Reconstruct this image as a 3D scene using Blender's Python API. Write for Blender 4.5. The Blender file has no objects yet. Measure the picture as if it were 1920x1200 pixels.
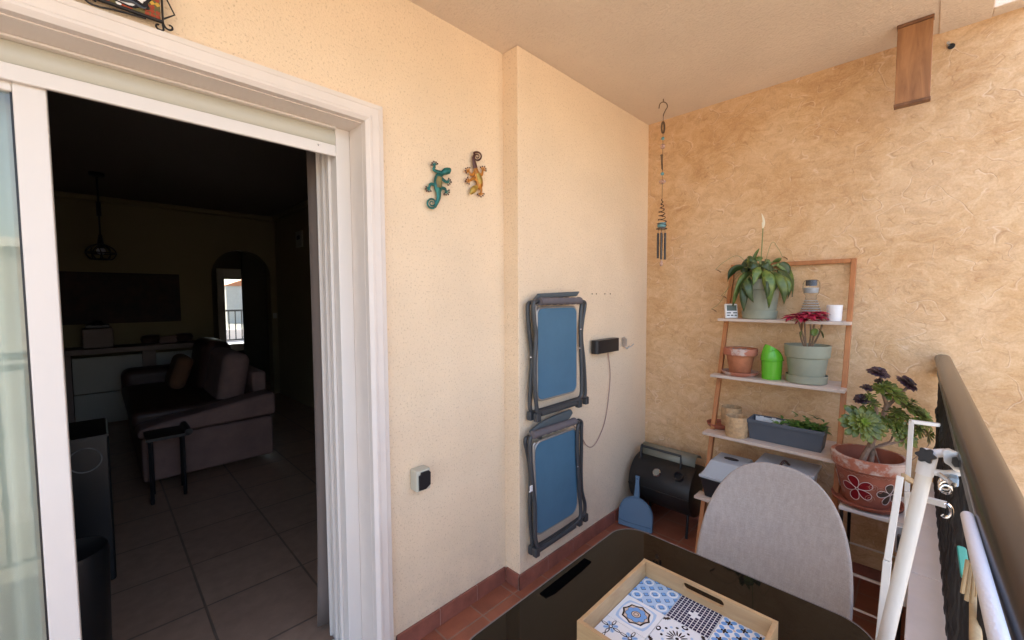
import bpy, math, random
from math import sin, cos, pi, sqrt, atan, atan2, radians
from mathutils import Vector, Matrix
random.seed(7)
S = bpy.context.scene
C = S.collection
# ------------------------------------------------------------------ camera
FPX = 780.0; PIT = atan(42/780.0); ROLL = radians(0.3); CAMH = 1.46
fw = Vector((cos(PIT)/sqrt(2), cos(PIT)/sqrt(2), -sin(PIT)))
r0 = Vector((1, -1, 0))/sqrt(2); u0 = r0.cross(fw)
rt = cos(ROLL)*r0 - sin(ROLL)*u0; up = cos(ROLL)*u0 + sin(ROLL)*r0
CP = Vector((0, 0, CAMH))
cd = bpy.data.cameras.new('camera'); cam = bpy.data.objects.new('camera', cd); C.objects.link(cam)
cd.sensor_width = 36; cd.lens = FPX/1920*36; cd.clip_start = 0.02; cd.clip_end = 3000
cam.matrix_world = Matrix(((rt.x, up.x, -fw.x, 0), (rt.y, up.y, -fw.y, 0), (rt.z, up.z, -fw.z, CAMH), (0, 0, 0, 1)))
S.camera = cam
# ------------------------------------------------------------------ light
w = bpy.data.worlds.new('World'); S.world = w; w.use_nodes = True
nt = w.node_tree; bg = nt.nodes['Background']; sky = nt.nodes.new('ShaderNodeTexSky')
sky.sky_type = 'NISHITA'; sky.sun_disc = False; sky.sun_elevation = radians(52); sky.sun_rotation = radians(-25)
nt.links.new(sky.outputs[0], bg.inputs[0]); bg.inputs[1].default_value = 0.15; sky.dust_density = 4.0
sd = bpy.data.lights.new('sun', 'SUN'); sd.energy = 2.0; sd.angle = radians(0.5); sd.color = (1, .93, .82)
sun = bpy.data.objects.new('sun', sd); C.objects.link(sun)
sun.rotation_euler = Vector((sin(radians(-25))*cos(radians(52)), cos(radians(-25))*cos(radians(52)), sin(radians(52)))).to_track_quat('Z', 'Y').to_euler()
S.view_settings.view_transform = 'Standard'; S.view_settings.look = 'None'
S.view_settings.exposure = 2.72; S.view_settings.gamma = 1
S.render.engine = 'CYCLES'
S.cycles.max_bounces = 10; S.cycles.diffuse_bounces = 6; S.cycles.transparent_max_bounces = 12

def at(px, py, ax, v):
    d = fw + rt*((px-960)/FPX) - up*((py-600)/FPX)
    i = 'xyz'.index(ax)
    return CP + d*((v-CP[i])/d[i])
# ------------------------------------------------------------------ materials
def mat(name, col, rough=.6, metal=0, bump=None, var=0, vscale=6, col2=None, trans=0, ior=1.45, coat=0, spec=None, alpha=1, sss=0):
    m = bpy.data.materials.new(name); m.use_nodes = True
    n = m.node_tree; b = n.nodes['Principled BSDF']
    b.inputs['Base Color'].default_value = (*col, 1); b.inputs['Roughness'].default_value = rough
    b.inputs['Metallic'].default_value = metal; b.inputs['Transmission Weight'].default_value = trans
    b.inputs['IOR'].default_value = ior; b.inputs['Coat Weight'].default_value = coat
    if spec is not None: b.inputs['Specular IOR Level'].default_value = spec
    b.inputs['Alpha'].default_value = alpha
    tc = n.nodes.new('ShaderNodeTexCoord')
    if var or col2:
        t = n.nodes.new('ShaderNodeTexNoise'); t.inputs['Scale'].default_value = vscale; t.inputs['Detail'].default_value = 6
        t.inputs['Roughness'].default_value = .65
        n.links.new(tc.outputs['Object'], t.inputs['Vector'])
        r = n.nodes.new('ShaderNodeValToRGB'); c2 = col2 or tuple(c*(1-var) for c in col)
        c1 = col if col2 else tuple(min(1, c*(1+var*.5)) for c in col)
        r.color_ramp.elements[0].position = .35; r.color_ramp.elements[1].position = .65
        r.color_ramp.elements[0].color = (*c2, 1); r.color_ramp.elements[1].color = (*c1, 1)
        n.links.new(t.outputs[0], r.inputs[0]); n.links.new(r.outputs[0], b.inputs['Base Color'])
    if bump:
        t = n.nodes.new('ShaderNodeTexNoise'); t.inputs['Scale'].default_value = bump[0]; t.inputs['Detail'].default_value = 4
        n.links.new(tc.outputs['Object'], t.inputs['Vector'])
        bp = n.nodes.new('ShaderNodeBump'); bp.inputs['Strength'].default_value = bump[1]; bp.inputs['Distance'].default_value = bump[2]
        n.links.new(t.outputs[0], bp.inputs['Height']); n.links.new(bp.outputs[0], b.inputs['Normal'])
    return m
class NB:
    """tiny node builder"""
    def __init__(s, name, rough=.8):
        s.m = bpy.data.materials.new(name); s.m.use_nodes = True; s.n = s.m.node_tree
        s.b = s.n.nodes['Principled BSDF']; s.b.inputs['Roughness'].default_value = rough
        s.tc = s.n.nodes.new('ShaderNodeTexCoord').outputs['Object']
    def L(s, a, b):
        if isinstance(a, (int, float)): b.default_value = a
        elif isinstance(a, tuple): b.default_value = (*a, 1) if len(a) == 3 else a
        else: s.n.links.new(a, b)
    def mapping(s, scale=(1, 1, 1), rot=(0, 0, 0), vec=None):
        q = s.n.nodes.new('ShaderNodeMapping'); q.inputs['Scale'].default_value = scale; q.inputs['Rotation'].default_value = rot
        s.L(vec or s.tc, q.inputs[0]); return q.outputs[0]
    def noise(s, scale, detail=4, rough=.5, vec=None, dist=0, col=False):
        q = s.n.nodes.new('ShaderNodeTexNoise'); q.inputs['Scale'].default_value = scale; q.inputs['Detail'].default_value = detail
        q.inputs['Roughness'].default_value = rough; q.inputs['Distortion'].default_value = dist
        s.L(vec or s.tc, q.inputs['Vector']); return q.outputs[1 if col else 0]
    def vor(s, scale, feat='F1', vec=None, out=0):
        q = s.n.nodes.new('ShaderNodeTexVoronoi'); q.feature = feat; q.inputs['Scale'].default_value = scale
        s.L(vec or s.tc, q.inputs['Vector']); return q.outputs[out]
    def ramp(s, x, stops):
        q = s.n.nodes.new('ShaderNodeValToRGB'); e = q.color_ramp.elements
        while len(e) < len(stops): e.new(.5)
        for k, (p, c) in enumerate(stops):
            e[k].position = p; e[k].color = (*(c if isinstance(c, tuple) else (c, c, c)), 1)
        s.L(x, q.inputs[0]); return q.outputs[0]
    def mix(s, f, a, b, mode='MIX'):
        q = s.n.nodes.new('ShaderNodeMix'); q.data_type = 'RGBA'; q.blend_type = mode
        s.L(f, q.inputs[0]); s.L(a, q.inputs[6]); s.L(b, q.inputs[7]); return q.outputs[2]
    def math(s, op, a, b=0):
        q = s.n.nodes.new('ShaderNodeMath'); q.operation = op; s.L(a, q.inputs[0]); s.L(b, q.inputs[1]); return q.outputs[0]
    def bump(s, h, strength=.5, dist=.005):
        q = s.n.nodes.new('ShaderNodeBump'); q.inputs['Strength'].default_value = strength; q.inputs['Distance'].default_value = dist
        s.L(h, q.inputs['Height']); s.L(q.outputs[0], s.b.inputs['Normal'])
    def color(s, c): s.L(c, s.b.inputs['Base Color'])
def m_stucco(name, col, speck, grain=170, strength=.55, dist=.004):
    q = NB(name, .9)
    g = q.noise(grain, 3, .6); big = q.noise(2.2, 4); sp = q.noise(grain*1.0, 1, .5, vec=q.mapping((1, 1, .8)))
    mask = q.ramp(sp, [(0, .55), (.30, .5), (.40, 0.0)])
    c = q.mix(q.ramp(big, [(.3, 0.0), (.7, 1.0)]), tuple(x*.94 for x in col), tuple(min(1, x*1.05) for x in col))
    c = q.mix(mask, c, speck)
    if grain > 120:   # scuffs and splash dirt along the foot of the wall
        sx = q.n.nodes.new('ShaderNodeSeparateXYZ'); q.L(q.tc, sx.inputs[0])
        foot = q.ramp(sx.outputs[2], [(0, 1.0), (.12, .55), (.42, 0.0)])
        dirt = q.ramp(q.noise(7, 6, .7), [(.40, 0.0), (.70, .55)])
        c = q.mix(q.math('MULTIPLY', foot, dirt), c, (.42, .33, .26))
        sc_ = q.ramp(q.noise(1.3, 5, .75, vec=q.mapping((1, 1, .6))), [(.60, 0.0), (.72, .22)])
        c = q.mix(sc_, c, (.62, .47, .31))
    q.color(c)
    q.bump(q.math('ADD', g, q.math('MULTIPLY', q.noise(grain*.35, 2), .7)), strength, dist); return q.m
M = {}
M['stucco'] = m_stucco('cream_stucco', (.815, .645, .45), (.50, .36, .21), grain=150, strength=.8)
M['ceil'] = m_stucco('ceiling_stipple', (.75, .63, .505), (.65, .54, .43), grain=95, strength=.8, dist=.006)
def m_trowel():
    q = NB('sponged_ochre_render', .85)
    warp = q.noise(2.6, 4, .6, col=True)
    v = q.mix(.22, q.tc, warp, 'ADD')
    rot = q.mapping((1, .72, 1.35), (radians(-38), 0, 0), v)
    a = q.noise(2.4, 5, .6, vec=v); b = q.noise(6.5, 9, .70, vec=rot, dist=1.6); e = q.noise(17, 7, .72, vec=rot, dist=.8)
    c = q.ramp(b, [(.30, (.44, .22, .085)), (.43, (.60, .335, .14)), (.55, (.67, .405, .185)), (.72, (.80, .565, .335))])
    c = q.mix(q.ramp(a, [(.42, 0.0), (.62, .75)]), c, (.80, .575, .365))
    c = q.mix(q.ramp(a, [(.34, .6), (.48, 0.0)]), c, (.50, .235, .075))
    c = q.mix(.48, c, q.ramp(e, [(.30, (.36, .16, .045)), (.5, (.64, .38, .165)), (.68, (.84, .60, .345))]), 'MIX')
    g = q.noise(120, 3, .7)
    c = q.mix(.22, c, q.ramp(g, [(.3, (.45, .28, .15)), (.7, (.85, .68, .48))]))
    def contour(sc, lvl, wd, mlo, rt):
        n_ = q.noise(sc, 1.6, .45, vec=q.mapping((1, 1, 1.1), (rt, .4, 0), q.tc), dist=.35)
        l = q.ramp(q.math('ABSOLUTE', q.math('SUBTRACT', n_, lvl)), [(0, 1.0), (wd, 0.0)])
        mk = q.ramp(q.noise(sc*1.5, 1, vec=q.mapping((1, 1, 1), (1.1+rt, 0, 1.3))), [(mlo, 0.0), (mlo+.10, 1.0)])
        return q.math('MULTIPLY', l, mk)
    ln = q.math('MAXIMUM', contour(5.5, .5, .0075, .50, .3), q.math('MAXIMUM', contour(8.5, .47, .011, .51, .9), contour(12.0, .54, .016, .52, 2.0)))
    hl = q.math('MAXIMUM', contour(5.5, .510, .008, .50, .3), contour(8.5, .484, .012, .51, .9))
    c = q.mix(q.math('MULTIPLY', hl, .35), c, (.93, .76, .56))
    c = q.mix(q.math('MULTIPLY', ln, .36), c, (.36, .17, .075)); q.color(c)
    hgt = q.math('SUBTRACT', q.math('ADD', q.math('MULTIPLY', b, 1.3), q.math('MULTIPLY', e, .6)), q.math('MULTIPLY', ln, .18))
    q.bump(hgt, .55, .012); return q.m
M['trowel'] = m_trowel()
def m_tiles(name, c1, c2, grout, sx, sy, rough=.45, mortar=.004, off=.5, loc=(0, 0, 0)):
    q = NB(name, rough)
    mp = q.n.nodes.new('ShaderNodeMapping'); mp.inputs['Location'].default_value = loc; q.L(q.tc, mp.inputs[0])
    br = q.n.nodes.new('ShaderNodeTexBrick'); br.offset = off; br.inputs['Scale'].default_value = 1
    br.inputs['Brick Width'].default_value = sx; br.inputs['Row Height'].default_value = sy
    br.inputs['Mortar Size'].default_value = mortar; br.inputs['Mortar Smooth'].default_value = .2
    q.L(mp.outputs[0], br.inputs['Vector'])
    q.L((*c1, 1), br.inputs['Color1']); q.L((*c2, 1), br.inputs['Color2']); q.L((*grout, 1), br.inputs['Mortar'])
    n1 = q.noise(14, 5, .6)
    q.color(q.mix(.35, br.outputs[0], q.ramp(n1, [(.3, .35), (.7, 1.0)]), 'MULTIPLY'))
    q.bump(q.math('SUBTRACT', q.math('MULTIPLY', q.noise(60, 3), .15), br.outputs[1]), .5, .002); return q.m
M['terra_floor'] = m_tiles('terracotta_floor_tiles', (.36, .12, .065), (.30, .10, .055), (.30, .17, .12), .20, .20, .4, off=0)
M['room_floor'] = m_tiles('room_floor_tiles', (.42, .275, .19), (.38, .245, .17), (.20, .14, .10), .43, .43, .32, .006, off=0, loc=(.12, .2, 0))
M['skirt'] = mat('terracotta_skirting', (.27, .095, .065), .45, var=.25, vscale=12, bump=(60, .2, .002))
M['grout'] = mat('grout', (.42, .30, .24), .9)
M['white_lac'] = mat('white_lacquered_aluminium', (.72, .67, .61), .35, bump=(300, .05, .0005))
M['white_paint'] = mat('white_painted_wood', (.74, .67, .60), .5, bump=(40, .12, .002), var=.04)
M['slat'] = mat('grey_green_shutter', (.50, .47, .38), .45)
def m_glass():
    m = bpy.data.materials.new('pane_glass'); m.use_nodes = True; n = m.node_tree; n.nodes.remove(n.nodes['Principled BSDF'])
    g = n.nodes.new('ShaderNodeBsdfGlossy'); g.inputs['Roughness'].default_value = .0; t = n.nodes.new('ShaderNodeBsdfTransparent')
    t.inputs[0].default_value = (.9, .94, .92, 1)
    f = n.nodes.new('ShaderNodeFresnel'); f.inputs[0].default_value = 1.5; mx = n.nodes.new('ShaderNodeMixShader')
    n.links.new(f.outputs[0], mx.inputs[0]); n.links.new(t.outputs[0], mx.inputs[1]); n.links.new(g.outputs[0], mx.inputs[2])
    n.links.new(mx.outputs[0], n.nodes['Material Output'].inputs[0]); return m
M['glass'] = m_glass()
M['black'] = mat('black_plastic', (.015, .015, .017), .4)
M['blackmetal'] = mat('black_wrought_iron', (.02, .016, .014), .5, metal=.3, bump=(80, .2, .002))
M['railing'] = mat('grey_brown_painted_steel', (.036, .030, .028), .24, metal=.4, var=.25, vscale=7, bump=(90, .12, .001))
M['bar_grey'] = mat('grey_steel_bar', (.17, .17, .17), .5, metal=.3, var=.2)
M['table_glass'] = mat('black_table_glass', (.006, .005, .004), .025, coat=0, ior=1.27)
M['table_rim'] = mat('table_rim', (.17, .145, .135), .4, metal=.3)
def m_wood(name, c1, c2, sc=(30, 30, 3), rough=.55):
    q = NB(name, rough); n1 = q.noise(1, 5, .6, vec=q.mapping(sc), dist=.6); n2 = q.noise(5, 4)
    c = q.ramp(n1, [(.3, c2), (.7, c1)]); q.color(q.mix(.25, c, q.ramp(n2, [(.3, .5), (.7, 1.0)]), 'MULTIPLY'))
    q.bump(n1, .2, .002); return q.m
M['ladder_wood'] = m_wood('oiled_orange_wood', (.50, .195, .06), (.36, .13, .04), (40, 40, 4))
M['shelf_wood'] = m_wood('pale_washed_wood', (.66, .54, .44), (.55, .43, .34), (40, 3, 40), .6)
M['board'] = m_wood('brown_stained_board', (.46, .215, .085), (.23, .095, .036), (40, 30, 4), .45)
M['board_edge'] = m_wood('dark_board_edge', (.24, .105, .045), (.14, .06, .025), (40, 30, 5), .5)
M['tray'] = m_wood('tray_wood', (.58, .38, .19), (.44, .26, .12), (12, 5, 50), .5)
M['sage'] = mat('sage_plastic', (.285, .29, .205), .5, var=.12)
M['terra'] = mat('terracotta', (.46, .165, .075), .75, var=.25, vscale=14, bump=(60, .3, .002))
def m_oldterra():
    q = NB('weathered_terracotta', .8); n1 = q.noise(9, 6, .7); n2 = q.noise(26, 5, .7)
    c = q.mix(q.ramp(n2, [(.3, 0.0), (.7, 1.0)]), (.36, .11, .06), (.44, .16, .09))
    q.color(q.mix(q.ramp(n1, [(.47, 0.0), (.56, .9)]), c, (.52, .41, .34))); q.bump(n2, .4, .002); return q.m
M['oldterra'] = m_oldterra()
M['brickpot'] = mat('reddish_clay', (.33, .10, .058), .6, var=.2, vscale=10, bump=(50, .2, .002))
M['soil'] = mat('soil', (.035, .024, .018), .95, bump=(60, 1, .01), var=.5, vscale=40)
def m_leaf(name, c1, c2, rough=.42, vs=18):
    q = NB(name, rough); q.color(q.ramp(q.noise(vs, 4, .6), [(.35, c2), (.65, c1)])); q.bump(q.noise(70, 2), .2, .002)
    q.b.inputs['Subsurface Weight'].default_value = .12; q.b.inputs['Subsurface Radius'].default_value = (.002, .004, .001)
    return q.m
M['leaf'] = m_leaf('peace_lily_leaf', (.13, .175, .03), (.038, .068, .014))
M['leaf_dark'] = m_leaf('peace_lily_leaf_dark', (.055, .09, .020), (.022, .042, .011))
M['leaf_yel'] = m_leaf('peace_lily_leaf_pale', (.17, .21, .04), (.06, .12, .022), vs=30)
M['leaf_brown'] = mat('withered_leaf', (.20, .095, .035), .8, var=.4)
M['spathe'] = mat('cream_spathe', (.78, .70, .50), .5)
M['stem'] = mat('pale_green_stem', (.22, .24, .08), .55, var=.2)
M['red'] = m_leaf('crimson_bract', (.46, .018, .055), (.26, .01, .04), .5)
M['stem_br'] = mat('brown_stem', (.20, .12, .065), .7, var=.3, vscale=30)
M['trunk'] = mat('grey_brown_stem', (.27, .175, .12), .8, var=.35, vscale=30, bump=(90, .4, .002))
M['aeo'] = m_leaf('aeonium_leaf', (.155, .18, .024), (.05, .08, .013), .33, 30)
M['aeo_y'] = m_leaf('aeonium_leaf_heart', (.21, .29, .03), (.10, .18, .025), .38)
M['aeo_dk'] = m_leaf('purple_black_leaf', (.055, .022, .032), (.022, .011, .017), .35)
M['herb'] = m_leaf('herb_leaf', (.13, .24, .04), (.04, .11, .018))
M['lime'] = mat('lime_plastic', (.13, .47, .025), .25, var=.05, trans=.15)
M['jute'] = mat('jute_fibre', (.54, .35, .18), .9, var=.3, vscale=35, bump=(130, .6, .003))
M['trough'] = mat('anthracite_plastic', (.075, .085, .10), .5)
M['paper'] = mat('white_paper', (.72, .72, .70), .8, bump=(40, .3, .003))
M['cup'] = mat('white_ceramic', (.78, .77, .76), .35)
M['clear'] = mat('clear_plastic', (.96, .97, .97), .06, trans=1, ior=1.25)
M['frost'] = mat('frosted_plastic', (.60, .62, .63), .3, trans=.35, ior=1.3)
M['lcd'] = mat('lcd', (.10, .13, .11), .25)
M['lcd_dk'] = mat('lcd_digit', (.02, .025, .02), .3)
def m_fabric(name, c1, c2, sc=420):
    q = NB(name, .95)
    a = q.noise(1, 3, .7, vec=q.mapping((sc, sc*.9, sc*.12))); b = q.noise(1, 3, .7, vec=q.mapping((sc*.12, sc*.12, sc)))
    x = q.math('MULTIPLY', q.math('ADD', a, b), .5)
    st_ = q.noise(1, 4, .7, vec=q.mapping((90, 90, 5))); x2 = q.math('ADD', q.math('MULTIPLY', x, .6), q.math('MULTIPLY', st_, .4))
    q.color(q.ramp(x2, [(.40, c2), (.60, c1)])); q.bump(x, .45, .002); return q.m
M['chairfab'] = m_fabric('warm_grey_weave', (.41, .35, .31), (.32, .27, .235))
M['blue'] = mat('blue_textilene', (.07, .165, .25), .55, bump=(500, .25, .001), var=.08)
M['chairframe'] = mat('anthracite_tube', (.065, .07, .075), .42, metal=.3)
M['chairsilver'] = mat('silver_tube', (.42, .40, .37), .4, metal=.6)
M['chaircloth'] = mat('grey_cloth', (.13, .115, .12), .85, bump=(300, .3, .001))
M['chaircloth2'] = mat('slate_cloth', (.085, .10, .105), .85, bump=(300, .3, .001))
M['whitetube'] = mat('white_enamel_tube', (.77, .74, .68), .35, var=.05)
M['whitefoam'] = mat('white_textured_foam', (.74, .74, .76), .8, bump=(350, .5, .002))
M['chrome'] = mat('chrome', (.75, .75, .76), .15, metal=1)
M['alu'] = mat('cast_aluminium', (.50, .49, .47), .3, metal=.6)
M['teal'] = mat('teal_plastic', (.03, .30, .26), .45)
M['pegwood'] = mat('peg_wood', (.50, .36, .20), .7, var=.2, vscale=50)
M['bluelabel'] = mat('pale_blue_plastic', (.35, .48, .62), .4)
M['dust'] = mat('blue_grey_plastic', (.095, .165, .25), .4)
M['dust_dk'] = mat('blue_grey_plastic_line', (.05, .09, .15), .4)
M['bbq'] = mat('matt_black_steel', (.016, .015, .015), .42, metal=.2, bump=(30, .1, .002), var=.3)
M['bbq_grey'] = mat('galvanised_grey', (.24, .24, .19), .5, metal=.3, var=.1)
M['marble'] = mat('beige_coping_tile', (.66, .58, .52), .4, var=.06, vscale=9)
M['screen'] = mat('black_reed_screen', (.02, .018, .017), .7, bump=(60, .6, .01), var=.4, vscale=25)
M['socket'] = mat('grey_socket_box', (.50, .49, .40), .5)
M['bronze'] = mat('antique_bronze', (.16, .11, .07), .4, metal=.8, var=.3)
M['bead'] = mat('turquoise_bead', (.12, .28, .30), .2)
M['pinkglass'] = mat('pink_glass_bead', (.75, .55, .48), .08, trans=.7)
M['steel_dk'] = mat('dark_steel_tube', (.06, .05, .045), .25, metal=.8)
M['g_teal'] = mat('painted_teal_metal', (.018, .14, .125), .35, metal=.4, var=.6, vscale=40)
M['g_ins'] = mat('olive_inlay', (.21, .17, .06), .5, var=.4, vscale=60)
M['g_org'] = mat('painted_amber_metal', (.50, .20, .03), .35, metal=.4, var=.4, vscale=40)
M['g_gold'] = mat('gold_inlay', (.42, .28, .06), .35, metal=.5, var=.4, vscale=50)
M['g_brn'] = mat('dark_copper', (.10, .045, .035), .35, metal=.6)
M['tile_w'] = mat('white_glazed_tile', (.80, .80, .78), .15)
M['t_lb'] = mat('light_blue_glaze', (.42, .56, .72), .15)
M['t_b'] = mat('mid_blue_glaze', (.17, .36, .66), .15)
M['t_n'] = mat('navy_glaze', (.015, .015, .055), .15)
M['t_bk'] = mat('black_glaze', (.012, .012, .018), .15)
M['t_p'] = mat('beige_glaze', (.62, .50, .40), .15)
M['t_red'] = mat('brick_red_glaze', (.34, .06, .03), .2); M['t_yel'] = mat('ochre_glaze', (.60, .36, .06), .2); M['t_ol'] = mat('olive_glaze', (.14, .12, .05), .2)
M['petal'] = mat('dark_red_paint', (.22, .006, .012), .35); M['pline'] = mat('pale_paint_line', (.62, .50, .45), .5); M['pdark'] = mat('dark_paint_spot', (.05, .03, .02), .5)
M['pline2'] = mat('faded_paint_line', (.42, .20, .14), .6)
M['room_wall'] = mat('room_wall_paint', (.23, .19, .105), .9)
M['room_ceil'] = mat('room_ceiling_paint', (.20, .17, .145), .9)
M['blind'] = mat('blind_fabric', (.17, .135, .115), .85, bump=(200, .2, .001))
M['curtain'] = mat('pale_curtain', (.82, .78, .70), .9, bump=(200, .2, .001))
M['sofa'] = mat('mauve_brown_upholstery', (.23, .145, .125), .85, var=.15)
M['sofa_dk'] = mat('dark_brown_leather', (.045, .02, .015), .5)
M['pillow'] = mat('rust_cushion', (.13, .06, .03), .9)
M['cab'] = mat('taupe_masonry_counter', (.26, .20, .17), .8); M['cab_door'] = mat('cream_cabinet_door', (.36, .345, .30), .5)
M['canvas'] = mat('dark_canvas_picture', (.045, .02, .015), .7, col2=(.012, .009, .009), vscale=7)
M['gloss'] = mat('gloss_black', (.010, .010, .011), .35)
M['ground'] = mat('sandy_ground', (.20, .175, .14), .9, var=.2, vscale=.3)
M['facade'] = mat('cream_facade', (.40, .35, .30), .9, var=.05, vscale=1)
M['winglass'] = mat('dark_window_glass', (.05, .07, .09), .08)
M['terrace'] = mat('pale_terrace', (.70, .62, .58), .8)
M['hill'] = mat('dry_green_hill', (.10, .13, .07), .95, var=.4, vscale=.05)
# ------------------------------------------------------------------ mesh builder
WL = {}
class MB:
    def __init__(s): s.v = []; s.f = []; s.mi = []; s.sm = []; s.cur = 0
    def add(s, vs, fs, smooth=False, mi=None):
        o = len(s.v); s.v += [Vector(p) for p in vs]
        for f in fs: s.f.append([i+o for i in f]); s.mi.append(s.cur if mi is None else mi); s.sm.append(smooth)
    def box(s, a, b, R=None, c=None, mi=None):
        x0, y0, z0 = a; x1, y1, z1 = b
        vs = [Vector(p) for p in ((x0, y0, z0), (x1, y0, z0), (x1, y1, z0), (x0, y1, z0), (x0, y0, z1), (x1, y0, z1), (x1, y1, z1), (x0, y1, z1))]
        if R is not None:
            c = Vector(c) if c is not None else sum(vs, Vector())/8
            vs = [R @ (p-c) + c for p in vs]
        s.add(vs, [(0, 3, 2, 1), (4, 5, 6, 7), (0, 1, 5, 4), (1, 2, 6, 5), (2, 3, 7, 6), (3, 0, 4, 7)], mi=mi); return s
    def prism(s, poly, off, smooth=False, mi=None):
        n = len(poly); off = Vector(off); A = [Vector(p) for p in poly]; B = [p+off for p in A]
        s.add(A+B, [list(range(n))[::-1], list(range(n, 2*n))], False, mi)
        o = len(s.v)-2*n
        for i in range(n):
            j = (i+1) % n; s.f.append([o+i, o+j, o+n+j, o+n+i]); s.mi.append(s.cur if mi is None else mi); s.sm.append(smooth)
        return s
    def face(s, poly, mi=None): s.add(poly, [list(range(len(poly)))], False, mi); return s
    def tube(s, pts, r, n=10, caps=True, flat=1, flatdir=None, mi=None, closed=False):
        P = [Vector(p) for p in pts]; k = len(P)
        rr = r if isinstance(r, (list, tuple)) else [r]*k
        T = []
        for i in range(k):
            a = P[(i-1) % k] if (i > 0 or closed) else P[i]; b = P[(i+1) % k] if (i < k-1 or closed) else P[i]
            T.append((b-a).normalized() if (b-a).length > 1e-9 else Vector((0, 0, 1)))
        if flatdir is not None: N = Vector(flatdir)
        else: N = T[0].orthogonal()
        vs = []
        for i in range(k):
            if flatdir is not None: N = Vector(flatdir)
            N = (N - T[i]*N.dot(T[i]))
            if N.length < 1e-6: N = T[i].orthogonal()
            N.normalize(); B = T[i].cross(N)
            for j in range(n):
                a = 2*pi*j/n; vs.append(P[i] + N*cos(a)*rr[i]*flat + B*sin(a)*rr[i])
        fs = []
        for i in range(k if closed else k-1):
            i2 = (i+1) % k
            for j in range(n): fs.append((i*n+j, i*n+(j+1) % n, i2*n+(j+1) % n, i2*n+j))
        s.add(vs, fs, True, mi)
        if caps and not closed:
            o = len(s.v)-k*n
            for base, rev in ((o, True), (o+(k-1)*n, False)):
                f = [base+j for j in range(n)]
                s.f.append(f[::-1] if rev else f); s.mi.append(s.cur if mi is None else mi); s.sm.append(False)
        return s
    def lathe(s, prof, c, n=32, mi=None, axis=None, sx=1, sy=1, cap=True):
        c = Vector(c); R = Matrix.Identity(3)
        if axis is not None: R = Vector(axis).to_track_quat('Z', 'Y').to_matrix()
        vs = []; m = len(prof)
        for r, z in prof:
            for j in range(n):
                a = 2*pi*j/n; vs.append(c + R @ Vector((r*cos(a)*sx, r*sin(a)*sy, z)))
        fs = []
        for i in range(m-1):
            for j in range(n): fs.append((i*n+j, i*n+(j+1) % n, (i+1)*n+(j+1) % n, (i+1)*n+j))
        if cap and prof[0][0] > 1e-6: fs.append(list(range(n))[::-1])
        if cap and prof[-1][0] > 1e-6: fs.append([(m-1)*n+j for j in range(n)])
        s.add(vs, fs, True, mi); return s
    def ball(s, c, r, n=12, sc=(1, 1, 1), mi=None):
        c = Vector(c); k = max(6, n*2//3); vs = [c+Vector((0, 0, -r*sc[2]))]
        for i in range(1, k):
            t = pi*i/k
            for j in range(n): a = 2*pi*j/n; vs.append(c+Vector((r*sin(t)*cos(a)*sc[0], r*sin(t)*sin(a)*sc[1], -r*cos(t)*sc[2])))
        vs.append(c+Vector((0, 0, r*sc[2]))); fs = [(0, 1+(j+1) % n, 1+j) for j in range(n)]
        for i in range(k-2):
            for j in range(n): fs.append((1+i*n+j, 1+i*n+(j+1) % n, 1+(i+1)*n+(j+1) % n, 1+(i+1)*n+j))
        L = len(vs)-1; fs += [(L, 1+(k-2)*n+j, 1+(k-2)*n+(j+1) % n) for j in range(n)]
        s.add(vs, fs, True, mi); return s
    def grid(s, fn, nu, nv, mi=None, smooth=True):
        vs = [fn(i/nu, j/nv) for i in range(nu+1) for j in range(nv+1)]
        s.add(vs, [(i*(nv+1)+j, (i+1)*(nv+1)+j, (i+1)*(nv+1)+j+1, i*(nv+1)+j+1) for i in range(nu) for j in range(nv)], smooth, mi); return s
    def leaf(s, base, d, length, width, droop=0., fold=.25, shape='lance', mi=None, n=9, side=None, wave=0, thick=0):
        """a leaf blade that starts at base, heads along d and bends down"""
        d = Vector(d).normalized(); p = Vector(base); sd = side or d.cross(Vector((0, 0, 1)))
        if sd.length < .05: sd = Vector((1, 0, 0))
        sd.normalize(); rows = []; ph = random.random()*6
        for i in range(n+1):
            t = i/n
            if shape == 'lance': wv = sin(pi*min(1, t**.8))**.85*(1-.25*t)
            elif shape == 'spoon': wv = (.25+.75*sin(pi*.5*min(1, t*1.25))**2)*(1 if t < .8 else sqrt(max(0, 1-((t-.8)/.2)**2)))
            elif shape == 'round': wv = sin(pi*t)**.6
            else: wv = sin(pi*t)**1.2
            wv = max(wv, .02)*width/2
            nr = sd.cross(d).normalized()
            off = nr*(wave*sin(ph+t*9))
            rows.append([p - sd*wv + nr*fold*wv + off, p - sd*wv*.5 + nr*fold*wv*.4, p - nr*0.0, p + sd*wv*.5 + nr*fold*wv*.4, p + sd*wv + nr*fold*wv - off])
            p = p + d*(length/n)
            if droop:
                d = (Matrix.Rotation(-droop/n, 3, sd) @ d).normalized()
        vs = [q for r_ in rows for q in r_]; fs = []
        for i in range(n):
            for j in range(4): fs.append((i*5+j, i*5+j+1, (i+1)*5+j+1, (i+1)*5+j))
        s.add(vs, fs, True, mi); return s
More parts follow.
